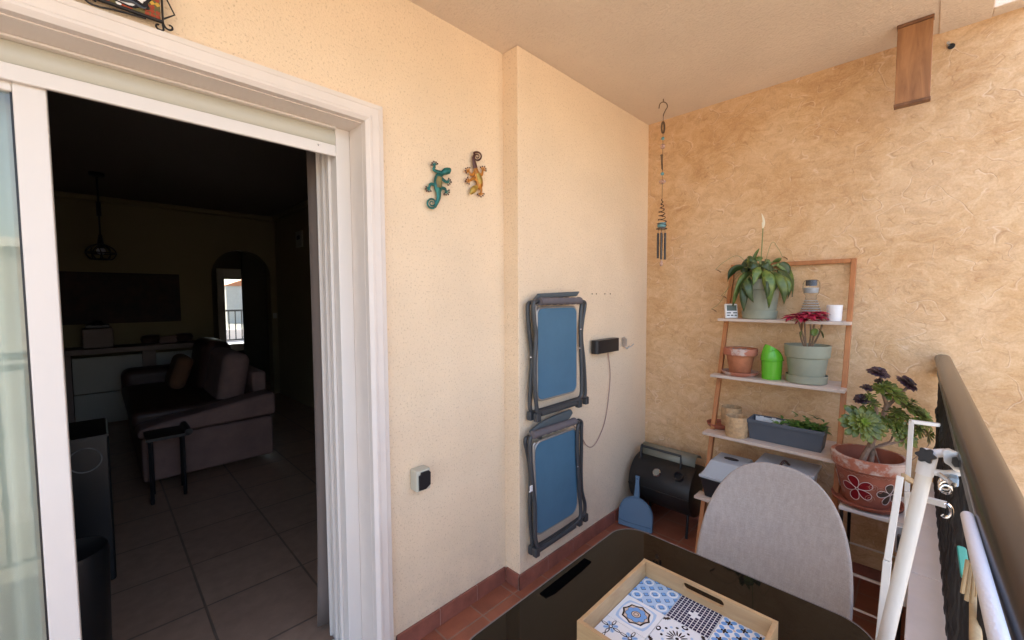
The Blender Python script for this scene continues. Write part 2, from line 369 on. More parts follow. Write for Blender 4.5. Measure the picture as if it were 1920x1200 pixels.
    def build(s, name, mats, parent=None, org=None, bevel=0, bseg=2, solid=0):
        if not isinstance(mats, (list, tuple)): mats = [mats]
        o3 = Vector(org) if org is not None else (WL[parent.name] if parent else Vector())
        me = bpy.data.meshes.new(name); me.from_pydata([tuple(v-o3) for v in s.v], [], s.f)
        for m in mats: me.materials.append(M[m] if isinstance(m, str) else m)
        for p, mi, sm in zip(me.polygons, s.mi, s.sm): p.material_index = mi; p.use_smooth = sm
        me.set_sharp_from_angle(angle=radians(38)); me.update(); ob = bpy.data.objects.new(name, me); C.objects.link(ob)
        if parent: ob.parent = parent; ob.location = o3-WL[parent.name]
        else: ob.location = o3
        WL[ob.name] = o3
        if solid:
            q = ob.modifiers.new('solid', 'SOLIDIFY'); q.thickness = solid; q.offset = 0
        if bevel:
            q = ob.modifiers.new('bevel', 'BEVEL'); q.width = bevel; q.segments = bseg; q.limit_method = 'ANGLE'; q.angle_limit = radians(40)
            for p in me.polygons: p.use_smooth = True
            q.harden_normals = True
        return ob
def tag(o, label=None, cat=None, group=None, kind=None):
    if label: o['label'] = label
    if cat: o['category'] = cat
    if group: o['group'] = group
    if kind: o['kind'] = kind
    return o
def thing(name, label, cat, loc, group=None):
    o = bpy.data.objects.new(name, None); C.objects.link(o); o.location = loc; o.empty_display_size = .05
    WL[o.name] = Vector(loc); return tag(o, label, cat, group)
def struct(name, mb, m, **k): return tag(mb.build(name, m, **k), kind='structure')
def arc(c, r, a0, a1, n, u, v):
    c = Vector(c); u = Vector(u); v = Vector(v)
    return [c + u*r*cos(a0+(a1-a0)*i/n) + v*r*sin(a0+(a1-a0)*i/n) for i in range(n+1)]
def rrect(x0, y0, x1, y1, r, n=6):
    out = []
    for cx, cy, a in ((x1-r, y1-r, 0), (x0+r, y1-r, pi/2), (x0+r, y0+r, pi), (x1-r, y0+r, 1.5*pi)):
        for i in range(n+1): t = a+pi/2*i/n; out.append((cx+r*cos(t), cy+r*sin(t)))
    return out
def smooth_path(P, n=6):
    P = [Vector(p) for p in P]; out = []
    for i in range(len(P)-1):
        p0 = P[max(0, i-1)]; p1 = P[i]; p2 = P[i+1]; p3 = P[min(len(P)-1, i+2)]
        for k in range(n):
            t = k/n; out.append(.5*((2*p1)+(-p0+p2)*t+(2*p0-5*p1+4*p2-p3)*t*t+(-p0+3*p1-3*p2+p3)*t**3))
    out.append(P[-1]); return out
YM, YP, XB, ZC = 1.50, 1.40, 2.74, 2.64      # main wall, pier face, side wall, ceiling
# ================================================================== SETTING
struct('ground', MB().box((-400, -400, -6.3), (400, 500, -6)), 'ground')
struct('balcony_floor', MB().box((-2.2, -.05, -.15), (XB, YM+.1, 0)), 'terra_floor')
struct('room_floor', MB().box((-2.6, YM+.1, -.15), (4.2, 10.7, 0)), 'room_floor')
m = MB(); m.box((-2.4, .008, ZC), (3.4, YM+.3, ZC+.26))
struct('balcony_ceiling', m, 'ceil')
m = MB(); m.box((-2.4, -.15, ZC-.004), (3.4, .0079, ZC+.26)); m.box((2.66, -.32, ZC-.002), (3.4, -.1501, ZC+.25))
struct('balcony_ceiling_edge', m, 'ceil', bevel=.004)
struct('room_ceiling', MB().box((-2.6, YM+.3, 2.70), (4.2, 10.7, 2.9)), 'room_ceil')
# house wall with the door opening, pier
th = thing('house_wall', 'cream stucco house wall with a projecting pier beside the sliding door', 'wall', (.8, YM, 0))
DX0, DX1, DZ = -1.25, .72, 2.105
m = MB()
m.box((DX1+.002, YM, -.1), (1.55, YM+.3, ZC)); m.box((DX0-1.2, YM, -.1), (DX0, YM+.3, ZC)); m.box((DX0, YM, DZ), (DX1+.002, YM+.3, ZC))
m.build('wall_face', 'stucco', th)
m = MB(); m.box((1.445, YP, -.1), (XB+.02, YM+.3, ZC)); m.build('pier', 'stucco', th, bevel=.004)
m = MB(); m2 = MB()
def skirt(x0, x1, y, step=.215, z=.076):
    x = x0
    while x < x1-.01:
        e = min(x+step-.003, x1); m.box((x, y-.011, 0), (e, y, z)); x += step
    m2.box((x0, y-.009, 0), (x1, y, z-.001))
skirt(.815, 1.434, YM-.0005); skirt(1.434, XB, YP-.0005, .222)
m.box((1.434, YP, 0), (1.4449, YM-.012, .0759))
m.build('skirting', 'skirt', th, bevel=.0015); m2.build('skirting_grout', 'grout', th)
# side wall
sw = thing('side_wall', 'ochre sponge-painted rendered side wall closing the end of the balcony', 'wall', (XB, .5, 0))
MB().box((XB, -2.2, -6), (XB+.25, YM, ZC+.26)).build('wall_face', 'trowel', sw)
m = MB(); y = .02
while y < YP-.012: m.box((XB-.011, y, 0), (XB-.0002, min(y+.212, YP-.012), .076)); y += .215
m.build('skirting', 'skirt', sw, bevel=.0015)
# parapet
pp = thing('parapet', 'low balcony parapet with a pale tiled coping under the railing', 'wall', (1, -.02, 0))
MB().box((1.0, -.055, -.3), (XB-.001, .005, .562)).build('wall_face', 'skirt', pp)
m = MB(); x = .99
while x < XB-.02: m.box((x, -.068, .563), (min(x+.40, XB-.002), .014, .585)); x += .403
m.build('coping', 'marble', pp, bevel=.002)
# interior walls
m = MB()
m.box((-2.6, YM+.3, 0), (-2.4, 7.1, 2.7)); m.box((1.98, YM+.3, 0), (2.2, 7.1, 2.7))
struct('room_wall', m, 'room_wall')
# back wall with arch
AX0, AX1, AZ = 1.16, 1.90, 2.17; ar = (AX1-AX0)/2; acx = (AX0+AX1)/2
m = MB(); pts = [(AX0, 7.1, 0), (AX0, 7.1, AZ-ar)]
for i in range(17): a = pi-pi*i/16; pts.append((acx+ar*cos(a), 7.1, AZ-ar+ar*sin(a)))
pts += [(AX1, 7.1, 0)]
m.box((-2.6, 7.1, 0), (AX0, 7.3, 2.7)); m.box((AX1, 7.1, 0), (2.2, 7.3, 2.7))
top = pts[1:-1]
for i in range(len(top)-1):
    a, b = top[i], top[i+1]
    if abs(a[0]-b[0]) > 1e-4: m.prism([a, b, (b[0], 7.1, 2.7), (a[0], 7.1, 2.7)], (0, .2, 0))
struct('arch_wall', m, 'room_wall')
m = MB(); m.box((-2.4, 7.03, 2.63), (1.97, 7.099, 2.699)); m.box((1.92, 1.9, 2.63), (1.979, 7.0, 2.699))
struct('cornice', m, 'room_wall', bevel=.02)
# hallway walls behind the arch
m = MB(); m.box((-.5, 7.3, 0), (1.1, 7.42, 2.7)); m.box((1.0, 7.42, 0), (1.15, 10.5, 2.7)); m.box((1.775, 8.2, 0), (2.9, 8.3, 2.7)); m.box((3.6, 7.3, 0), (3.7, 10.5, 2.7)); m.box((2.2, 7.2, 0), (3.7, 7.3, 2.7))
m.box((1.0, 10.5, 0), (1.80, 10.65, 2.7)); m.box((2.75, 10.5, 0), (3.7, 10.65, 2.7)); m.box((1.80, 10.5, 2.1), (2.75, 10.65, 2.7)); m.box((1.80, 10.5, 0), (2.75, 10.65, .35))
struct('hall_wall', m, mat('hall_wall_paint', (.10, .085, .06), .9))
t = thing('far_window', 'bright white framed window seen through the arch at the back', 'window', (2.3, 10.5, .35))
m = MB(); m.box((1.80, 10.46, .35), (1.93, 10.56, 2.1)); m.box((2.65, 10.46, .35), (2.75, 10.56, 2.1)); m.box((1.93, 10.46, 1.88), (2.65, 10.56, 2.1)); m.box((1.93, 10.46, .35), (2.65, 10.56, .50))
m.build('frame', 'white_lac', t, bevel=.01)
MB().box((1.93, 10.505, .50), (2.65, 10.512, 1.88)).build('pane', 'glass', t)
struct('terrace', MB().box((-4, 10.66, -.3), (9, 14.0, .25)), 'terrace')
t = thing('terrace_railing', 'black balcony railing seen outside the far window', 'railing', (2.9, 13.5, .25))
m = MB(); m.box((0, 13.5, 1.12), (6.5, 13.55, 1.17)); m.box((0, 13.5, .32), (6.5, 13.55, .36)); m.build('rail', 'black', t)
m = MB(); x = 0
while x < 6.5: m.box((x, 13.51, .36), (x+.025, 13.54, 1.12)); x += .15
m.build('baluster_row', 'black', t)
MB().box((-4, 13.9, -.3), (9, 14.0, .6)).build('terrace_kerb', 'terrace')
C.objects['terrace_kerb']['kind'] = 'structure'
hl = MB(); hl.grid(lambda u, v: Vector((-220+520*u, 200+80*v, -6+(13+5*sin(u*13)+3*sin(u*31))*sin(pi*min(1, v*1.0)*.5))), 40, 6); struct('hills', hl, 'hill')
hs = thing('far_house', 'pale far house on the hillside beyond the far window', 'house', (34, 150, -6)); MB().box((28, 150, -6), (40, 160, 5.5)).build('wall', 'facade', hs)
m = MB(); m.prism([(27.5, 149.7, 5.5), (40.5, 149.7, 5.5), (34, 149.7, 8)], (0, 10.6, 0)); m.build('roof', 'terra', hs)
# building across the street (what the balcony faces; it is what the door glass reflects)
t = thing('street_building', 'cream apartment building across the street from the balcony', 'building', (0, -18, -6))
MB().box((-22, -28, -6), (26, -18, 3.2)).build('wall', 'facade', t)
MB().box((-22.3, -28, 3.2), (26.3, -17.7, 3.5)).build('roof_edge', 'white_paint', t)
for fl in range(3):
    for k in range(9):
        x = -20+k*5; z = -5.0+fl*2.9
        wn = MB().box((x, -18.06, z), (x+1.4, -17.98, z+1.5)).build('window', 'white_paint', t)
        MB().box((x+.08, -17.979, z+.08), (x+1.32, -17.97, z+1.42)).build('pane', 'winglass', wn)
# ================================================================== SLIDING DOOR
d = thing('sliding_door', 'white sliding patio door standing open with its moulded surround', 'door', (0, YM, 0))
# moulded surround: profile swept round the opening
def surround():
    q = MB()
    prof = [(0.0, .0), (.0, -.030), (.012, -.040), (.020, -.040), (.024, -.034), (.052, -.034), (.057, -.026), (.073, -.024), (.078, -.004), (.078, 0.0)]  # (outward from opening, y)
    for side in (1, -1):
        x = DX1 if side == 1 else DX0
        A = [Vector((x+side*o, YM+y_, 0)) for o, y_ in prof]; B = [Vector((x+side*o, YM+y_, DZ+o)) for o, y_ in prof]
        n = len(prof)
        q.add(A+B, [((i, i+1, n+i+1, n+i) if side == 1 else (i+1, i, n+i, n+i+1)) for i in range(n-1)])
    A = [Vector((DX0-o, YM+y_, DZ+o)) for o, y_ in prof]; B = [Vector((DX1+o, YM+y_, DZ+o)) for o, y_ in prof]
    n = len(prof); q.add(A+B, [(i, i+1, n+i+1, n+i) for i in range(n-1)])
    # reveal and soffit
    q.box((DX1-.001, YM-.004, 0), (DX1+.0015, YM+.11, DZ+.001)); q.box((DX0, YM-.004, DZ-.003), (DX1-.001, YM+.11, DZ+.001))
    return q
surround().build('surround', 'white_paint', d)
m = MB(); YF = 1.60
m.box((.665, YF, 0), (DX1-.001, YM+.298, DZ-.003))
m.box((.652, YF+.045, .02), (.6649, YF+.060, 2.09)); m.box((.652, YF+.10, .02), (.6649, YF+.115, 2.09)); m.box((.650, YF+.155, .02), (.6649, YF+.165, 2.09))
m.box((DX0, YF, 0), (DX0+.06, YF+.13, DZ-.003))
m.box((DX0+.06, YF-.002, 1.995), (.6649, YF+.012, 2.036)); m.box((DX0+.06, YF+.05, 2.06), (.6519, YF+.19, DZ-.004))
m.box((DX0+.06, YF-.012, 2.0945), (.6649, YF+.02, DZ-.003))
m.build('frame', 'white_lac', d, bevel=.003)
m = MB(); prof = [(0, 2.037), (.008, 2.044), (.014, 2.055), (.016, 2.065), (.014, 2.077), (.008, 2.088), (0, 2.094)]
m.prism([(DX0+.06, YF+.010-p*.6, z) for p, z in prof]+[(DX0+.06, YF+.02, 2.094), (DX0+.06, YF+.02, 2.037)], (.664-DX0-.06, 0, 0)); m.build('shutter_slat', 'slat', d)
m = MB(); m.ball((.60, YF-.003, 2.022), .004, 8); m.build('screw', 'chrome', d)
m = MB(); m.box((DX0+.06, YF, .0), (.6649, YF+.13, .022)); m.box((DX0+.06, YF+.03, .0221), (.6649, YF+.034, .034)); m.box((DX0+.06, YF+.08, .0221), (.6649, YF+.084, .034)); m.build('bottom_track', 'white_lac', d)
sp = MB(); sp.box((-.124, YF+.015, .025), (-.066, YF+.055, 2.055)); sp.box((-1.15, YF+.015, .025), (-1.10, YF+.055, 2.055))
sp.box((-1.10, YF+.018, 1.975), (-.124, YF+.052, 2.04)); sp.box((-1.10, YF+.018, .027), (-.124, YF+.052, .10))
pn = sp.build('sliding_panel', 'white_lac', d, bevel=.004)
m = MB(); m.box((-1.10, YF+.03, .10), (-.129, YF+.036, 1.975)); m.build('glass', 'glass', pn)
m = MB(); m.box((-.1289, YF+.026, .10), (-.1241, YF+.04, 1.975)); m.build('gasket', 'black', pn)
# blinds inside right
t = thing('vertical_blind', 'beige vertical blind slats gathered at the right of the doorway', 'blind', (.63, 1.82, 0))
for k, (x, y, a) in enumerate([(.698, 1.835, -.25), (.702, 1.86, -.3), (.706, 1.885, -.25)]):
    ca, sa = cos(a)*.045, sin(a)*.045
    m = MB(); m.grid(lambda u, v: Vector((x+ca*(2*u-1)+.004*sin(pi*u)-.030*(1-v)**3*(1-.3*k), y+sa*(2*u-1)-.006*sin(pi*u)-.01*(1-v), .03+.012*k % .05+v*2.07)), 4, 14)
    m.build('slat', 'blind', t, solid=.0012)
m = MB(); m.box((-1.2, 1.83, 2.11), (1.0, 1.87, 2.14)); m.build('head_rail', 'white_lac', t)
t = thing('curtain', 'pale curtain hanging in folds behind the glass panel at far left', 'curtain', (-.35, 1.83, 0))
m = MB(); m.grid(lambda u, v: Vector((-.95+.815*u, 1.77+.028*sin(u*62)+.01*sin(u*23+v), .03+2.0*v)), 160, 6); m.build('cloth', 'curtain', t)
# ================================================================== ROOM CONTENTS
t = thing('sofa', 'mauve brown sofa with dark back cushions seen through the doorway', 'sofa', (.65, 4.7, 0))
m = MB(); m.box((.20, 4.18, .05), (1.10, 6.2, .40)); m.build('base', 'sofa', t, bevel=.03)
m = MB(); m.prism([(.18, 4.15, .40), (1.12, 4.15, .42), (1.12, 4.15, .62), (.95, 4.15, .60), (.30, 4.15, .50), (.18, 4.15, .47)], (0, .26, 0)); m.build('armrest', 'sofa', t, bevel=.04, bseg=4)
m = MB(); m.box((.16, 4.42, .40), (.82, 6.2, .56)); m.build('seat', 'sofa_dk', t, bevel=.05, bseg=4)
m = MB(); m.box((.16, 5.9, .40), (.9, 6.2, .72)); m.build('armrest', 'sofa_dk', t, bevel=.08, bseg=4)
m = MB(); R = Matrix.Rotation(radians(10), 3, 'Y'); m.box((.76, 4.45, .45), (.98, 5.2, .97), R); m.build('back_cushion', 'sofa', t, bevel=.09, bseg=5)
m = MB(); m.box((.72, 5.2, .45), (.98, 5.9, 1.03), R); m.build('back_cushion', 'sofa_dk', t, bevel=.1, bseg=5)
m = MB(); m.box((1.0, 4.42, .40), (1.12, 6.2, .78)); m.build('backrest', 'sofa', t, bevel=.03)
t = MB(); t.box((.50, 5.15, .57), (.64, 5.55, .90), Matrix.Rotation(radians(18), 3, 'Y')); tag(t.build('cushion', 'pillow', org=(.57, 5.35, .57), bevel=.06, bseg=4), 'rust brown cushion leaning on the dark sofa back', 'cushion')
t = thing('side_table', 'small black metal tray stand in front of the sofa end', 'side table', (.32, 3.9, 0))
m = MB()
for x, y in ((.23, 3.86), (.42, 3.9), (.25, 4.06), (.43, 4.1)): m.tube([(x, y, 0), (x, y, .46)], .011, 8)
m.build('leg', 'black', t)
m = MB(); m.box((.21, 3.84, .455), (.45, 4.11, .475)); m.tube([(.45, 3.84, .48), (.45, 4.11, .48)], .024, 10); m.build('table_top', 'black', t)
t = thing('sideboard', 'taupe counter with cream doors along the far wall of the room', 'sideboard', (-.6, 6.9, 0))
m = MB(); m.box((-2.3, 6.68, .84), (.95, 7.099, .90)); m.build('worktop', 'cab', t, bevel=.01)
m = MB()
for x0, x1 in ((-2.3, -1.75), (-.34, -.22), (.38, .50), (.88, .95)): MB().box((x0, 6.72, 0), (x1, 7.099, .839)).build('pier', 'cab', t)
for x0, x1, z0 in ((-1.1, -.345, .02), (-.215, .375, .02), (.505, .875, .02)):
    m = MB(); m.box((x0, 6.75, z0), (x1, 6.78, z0+.36)); m.box((x0, 6.75, z0+.37), (x1, 6.78, z0+.78)); m.build('door', 'cab_door', t, bevel=.004)
m = MB(); p0 = at(110, 508, 'y', 7.05); p1 = at(340, 603, 'y', 7.05); m.box((-1.1, 7.05, 1.17), (p1.x, 7.095, 1.79))
tag(m.build('picture', 'canvas', org=(0, 7.09, 1.17)), 'long dark canvas picture on the far wall above the sideboard', 'picture')
t = thing('pendant_lamp', 'dark wire cage pendant lamp hanging from the room ceiling', 'lamp', (.06, 5.8, 2.7))
m = MB(); m.lathe([(.06, 2.699), (.06, 2.67), (.02, 2.66)], (.06, 5.8, 0), 16); m.build('rose', 'black', t)
m = MB(); m.tube([(.06, 5.8, 2.67), (.06, 5.8, 2.1)], .008, 6); m.tube([(.06, 5.8, 2.42), (.06, 5.8, 2.28)], .018, 8); m.tube([(.06, 5.8, 2.1), (.06, 5.8, 1.97)], [.014, .03], 8); m.build('cord', 'black', t)
m = MB()
for k in range(10):
    a = 2*pi*k/10; m.tube(smooth_path([Vector((.06, 5.8, 0))+Vector((r*cos(a+q), r*sin(a+q), z)) for r, z, q in ((.02, 2.01, 0), (.085, 1.975, .15), (.115, 1.92, .3), (.085, 1.865, .4), (.06, 1.86, .45))], 3), .005, 5)
for r, z in ((.06, 1.86), (.115, 1.92)): m.tube(arc((.06, 5.8, z), r, 0, 2*pi, 24, (1, 0, 0), (0, 1, 0))[:-1], .006, 5, closed=True)
m.build('shade', 'black', t); m = MB(); m.ball((.06, 5.8, 1.94), .035, 12); m.build('bulb', 'frost', t)
p = at(185, 650, 'y', 6.85)
t = thing('coffee_maker', 'dim coffee maker standing on the sideboard', 'coffee maker', (p.x, 6.85, .90))
m = MB(); m.box((p.x-.13, 6.78, .90), (p.x+.13, 7.0, 1.13)); m.build('body', 'cab', t, bevel=.02); m = MB(); m.box((p.x-.1, 6.79, 1.131), (p.x+.1, 6.98, 1.17)); m.ball((p.x, 6.88, 1.17), .05); m.build('lid', 'black', t, bevel=.01)
for px_, col in ((283, 'sofa_dk'), (345, 'sofa_dk')):
    p = at(px_, 640, 'y', 6.9); m = MB(); m.lathe([(.03, 0), (.09, .03), (.10, .07), (.08, .11), (.02, .12)], (p.x, 6.9, .90), 16)
    tag(m.build('bowl', col, org=(p.x, 6.9, .90)), 'dark bowl on the sideboard %s' % ('left of the pink box' if px_ == 283 else 'right of the pink box'), 'bowl')
p = at(315, 636, 'y', 6.9); m = MB(); m.box((p.x-.09, 6.85, .901), (p.x+.09, 6.95, .99)); tag(m.build('small_box', 'sofa', org=(p.x, 6.9, .90), bevel=.01), 'dim pink box between two bowls on the sideboard', 'box')
p = at(563, 448, 'x', 1.98)
t = thing('wall_thermostat', 'pale thermostat box high on the right wall of the room', 'thermostat', p)
MB().box((1.955, p.y-.11, p.z-.11), (1.979, p.y+.11, p.z+.10)).build('body', 'cab_door', t, bevel=.004); MB().box((1.95, p.y-.05, p.z-.01), (1.956, p.y+.05, p.z+.04)).build('display', 'black', t)
p = at(508, 592, 'y', 7.09)
t = MB(); t.box((1.915, 7.085, p.z-.04), (1.97, 7.099, p.z+.04)); tag(t.build('light_switch', 'cab_door', org=(1.94, 7.09, p.z), bevel=.003), 'small light switch beside the arch', 'switch')
t = thing('floor_speaker', 'glossy black cabinet with a round front just inside the door', 'speaker', (-.05, 3.0, 0))
m = MB(); m.box((-.45, 2.95, 0), (.02, 3.4, .77)); m.build('cabinet', 'gloss', t, bevel=.012)
m = MB(); m.tube(arc((-.07, 2.946, .66), .06, 0, 2*pi, 28, (1, 0, 0), (0, 0, 1))[:-1], .003, 6, closed=True); m.build('ring', 'bar_grey', t)
m = MB(); m.box((-.43, 2.94, .765), (.02, 2.955, .775)); m.build('edge_trim', 'bbq', t)
m = MB(); m.lathe([(.10, 0), (.11, .02), (.12, .45), (.115, .47), (.10, .475), (.0, .48)], (0, 0, 0), 28)
for i in range(len(m.v)): m.v[i] += Vector((-.12, 2.35, 0))
tag(m.build('waste_bin', 'gloss', org=(-.12, 2.35, 0)), 'tall shiny black bin behind the glass panel edge', 'bin')
# ================================================================== WALL OBJECTS
# tile number plaque
pq = thing('house_number_plaque', 'patterned ceramic number plaque in a scrolled black iron frame above the door', 'plaque', (-.02, YM, 2.195))
px0, px1, pz0, pz1, pyy = -.14, .155, 2.205, 2.365, YM-.022
m = MB(); m.box((px0, pyy, pz0), (px1, pyy+.012, pz1), mi=0)
random.seed(3)
nx, nz = 27, 15
for i in range(nx):
    for j in range(nz):
        cx = px0+(i+.5)*(px1-px0)/nx; cz = pz0+(j+.5)*(pz1-pz0)/nz; a = random.random()*6; r_ = .0066
        k = random.choice([1, 1, 1, 2, 2, 3, 0])
        m.prism([(cx+r_*cos(a+q*1.57)*(.8+.3*random.random()), pyy-.001, cz+r_*sin(a+q*1.57)*(.8+.3*random.random())) for q in range(4)], (0, .0009, 0), mi=k)
ow = []
for q in range(64):
    a = 2*pi*q/64; rr_ = 1+.035*cos(10*a); ca, sa = cos(a), sin(a)
    ow.append(((px0+px1)/2+math.copysign(abs(ca)**.32, ca)*.123*rr_, pyy-.002, (pz0+pz1)/2+math.copysign(abs(sa)**.32, sa)*.069*rr_))
m.prism([(x+(x-(px0+px1)/2)*.05, y+.0006, z+(z-(pz0+pz1)/2)*.06) for x, y, z in ow], (0, .0008, 0), mi=4); m.prism(ow, (0, .0012, 0), mi=5)
m.build('tile', ['t_ol', 't_red', 't_yel', 'tile_w', 't_bk', 'tile_w'], pq)
def numeral(poly): return [Vector((x, pyy-.0045, 2.222+(z-2.240)*1.15)) for x, z in poly]
m = MB(); c0 = .052; m.tube(smooth_path(numeral([(c0-.022, 2.300), (c0, 2.320), (c0, 2.28), (c0, 2.240)]), 4), [.005]*9+[.009]*4, 8, flat=.2, flatdir=(0, 1, 0)); m.tube(numeral([(c0-.02, 2.240), (c0+.02, 2.240)]), .005, 8, flat=.3, flatdir=(0, 1, 0))
c0 = .096; m.tube(smooth_path(numeral([(c0-.022, 2.30), (c0-.012, 2.322), (c0+.014, 2.32), (c0+.016, 2.295), (c0-.008, 2.265), (c0-.022, 2.242), (c0+.004, 2.246), (c0+.024, 2.240), (c0+.03, 2.252)]), 5), [.004+.004*abs(sin(i*.16)) for i in range(41)], 8, flat=.25, flatdir=(0, 1, 0))
m.build('numeral', 't_bk', pq)
m = MB(); fr = .005
m.tube([(px0-.004, pyy-.003, pz0-.004), (px1+.004, pyy-.003, pz0-.004), (px1+.004, pyy-.003, pz1), (px0-.004, pyy-.003, pz1)], fr, 8, closed=True)
ys = pyy
def scroll(c, r, a0, a1, n=20, sh=.75): return [Vector((c[0]+r*(1-sh*i/n)*cos(a0+(a1-a0)*i/n), ys, c[1]+r*(1-sh*i/n)*sin(a0+(a1-a0)*i/n))) for i in range(n+1)]
for sx, sg in ((px1, 1), (px0, -1)):
    m.tube([(sx+sg*.004, ys, pz0+.005), (sx+sg*.03, ys, pz0+.028), (sx+sg*.004, ys, pz0+.085)], .0022, 6)
    m.tube([Vector((sx+sg*.004, ys, pz0-.004))]+[Vector((sx+sg*(v.x), ys, v.z)) for v in scroll((.018, pz0-.008), .011, pi*1.1, pi*2.6)], .0024, 6)
    m.tube([Vector((sx+sg*.004, ys, pz0-.004))]+[Vector((sx-sg*(v.x), ys, v.z)) for v in scroll((.004, pz0-.016), .011, pi*1.0+pi*.2, pi*2.5)], .0024, 6)
for sg in (1, -1):
    cxx = (px0+px1)/2
    m.tube(smooth_path([(px1-.03 if sg == 1 else px0+.03, ys, pz0-.008), (cxx+sg*.06, ys, pz0-.014), (cxx+sg*.03, ys, pz0-.020), (cxx+sg*.010, ys, pz0-.018), (cxx+sg*.004, ys, pz0-.006), (cxx+sg*.016, ys, pz0-.003), (cxx+sg*.024, ys, pz0-.011)], 5), .0024, 6)
m.build('iron_frame', 'blackmetal', pq)
# geckos --------------------------------------------------
def gecko(name, label, P, body, tail, head, legs, mats, spiral):
    """P(u,v) maps picture offsets onto the wall plane"""
    org = P(*body[0]); g = thing(name, label, 'wall ornament', org, 'metal lizard ornaments on the stucco wall')
    yo = -.016
    def W(p, o=0): q = P(*p); q.y = YM+yo+o; return q
    def T(mb, pts, rad, mi=0, n=4, nn=10, fl=.45, o=0):
        pp = smooth_path([W(p, o) for p in pts], n); k = len(pp); rr = []
        for i in range(k):
            t = i/(k-1)*(len(rad)-1); a = int(min(t, len(rad)-2)); rr.append(rad[a]+(rad[a+1]-rad[a])*(t-a))
        mb.tube(pp, rr, nn, flat=fl, flatdir=(0, 1, 0), mi=mi)
    mb = MB(); T(mb, body, [.009, .016, .021, .020, .013], 0, o=.001); mb.build('body', mats[0], g)
    mb = MB(); T(mb, body[1:-1] if len(body) > 3 else body, [.010, .0155, .010], 0, o=-.006); mb.build('inlay', mats[1], g)
    mb = MB(); T(mb, tail, [.013, .009, .006]); c, r, a0, a1 = spiral
    sp_ = []
    for i in range(41):
        t = i/40; a = a0+(a1-a0)*t; rr_ = r*(1-.86*t); sp_.append(W((c[0]+rr_*cos(a), c[1]+rr_*sin(a))))
    mb.tube(sp_, [.0048-.003*i/40 for i in range(41)], 8, flat=.6, flatdir=(0, 1, 0)); mb.build('tail', mats[2], g)
    mb = MB(); T(mb, head, [.008, .015, .014, .005], o=-.003, n=4); mb.build('head', mats[3], g)
    for pts, foot, da in legs:
        mb = MB(); T(mb, pts, [.008, .0065, .005])
        for k in range(5):
            a = da+(k-2)*.62; L = 7.0 if k == 2 else 6.2; tip = (foot[0]+L*cos(a), foot[1]+L*sin(a))
            mb.tube([W(foot), W(((foot[0]+tip[0])/2, (foot[1]+tip[1])/2)), W(tip)], [.003, .0022, .0022], 6)
            mb.ball(W(tip), .0042, 8, (1, .6, 1), mi=1)
        mb.ball(W(foot), .005, 8, (1, .5, 1)); mb.build('leg', [mats[4], 'g_brn'], g)
P0 = lambda x, y: at(x, y, 'y', YM)
z4 = lambda *pts: [(740+x/6, 240+y/6) for x, y in pts]
zz = lambda x, y: (740+x/6, 240+y/6)
gecko('gecko_ornament', 'teal metal lizard ornament with its tail curled at the bottom', P0,
      z4((520, 510), (470, 560), (465, 620), (465, 680), (468, 730)), z4((468, 730), (470, 790), (450, 850), (425, 900)),
      z4((505, 520), (540, 500), (575, 490), (600, 470)),
      [(z4((490, 510), (415, 480), (430, 440)), zz(425, 430), -1.75), (z4((500, 570), (545, 610), (570, 612)), zz(568, 612), .1),
       (z4((440, 650), (380, 640), (365, 680)), zz(365, 685), 2.3), (z4((490, 680), (540, 690), (550, 715)), zz(552, 720), .9)],
      ['g_teal', 'g_ins', 'g_teal', 'g_teal', 'g_teal'], (zz(396, 850), 60/6, 1.15, 1.15+2*pi*1.9))
gecko('gecko_ornament', 'amber metal lizard ornament with its tail curled at the top', P0,
      z4((885, 450), (900, 520), (925, 590), (930, 640), (910, 680)), z4((885, 460), (870, 400), (862, 350), (880, 300)),
      z4((900, 670), (870, 690), (845, 715), (820, 750)),
      [(z4((885, 500), (840, 540), (815, 500)), zz(810, 492), -2.5), (z4((915, 520), (955, 535), (965, 490)), zz(965, 480), -1.0),
       (z4((900, 600), (860, 575), (820, 600)), zz(815, 598), 2.9), (z4((930, 660), (950, 700), (945, 735)), zz(943, 738), 1.5)],
      ['g_org', 'g_gold', 'g_brn', 'g_gold', 'g_org'], (zz(903, 332), 55/6, 3.9, 3.9+2*pi*1.9))
# socket
x0, x1, z0, z1 = .895, .962, .665, .752
t = thing('outdoor_socket', 'grey box socket with a black flap low on the stucco wall', 'socket', ((x0+x1)/2, YM, z0))
MB().box((x0, YM-.052, z0), (x1, YM-.0005, z1)).build('box', 'socket', t, bevel=.005)
m = MB(); m.prism([(x0+.008, YM-.0525, z0+.008), (x0+.04, YM-.0525, z0+.006), (x1-.004, YM-.0525, z0+.02), (x1-.003, YM-.0525, z1-.016), (x1-.012, YM-.0525, z1-.006), (x0+.018, YM-.0525, z1-.006), (x0+.016, YM-.0525, z1-.016), (x0+.008, YM-.0525, z1-.018)], (0, -.006, 0)); m.build('flap', 'black', t, bevel=.0015)
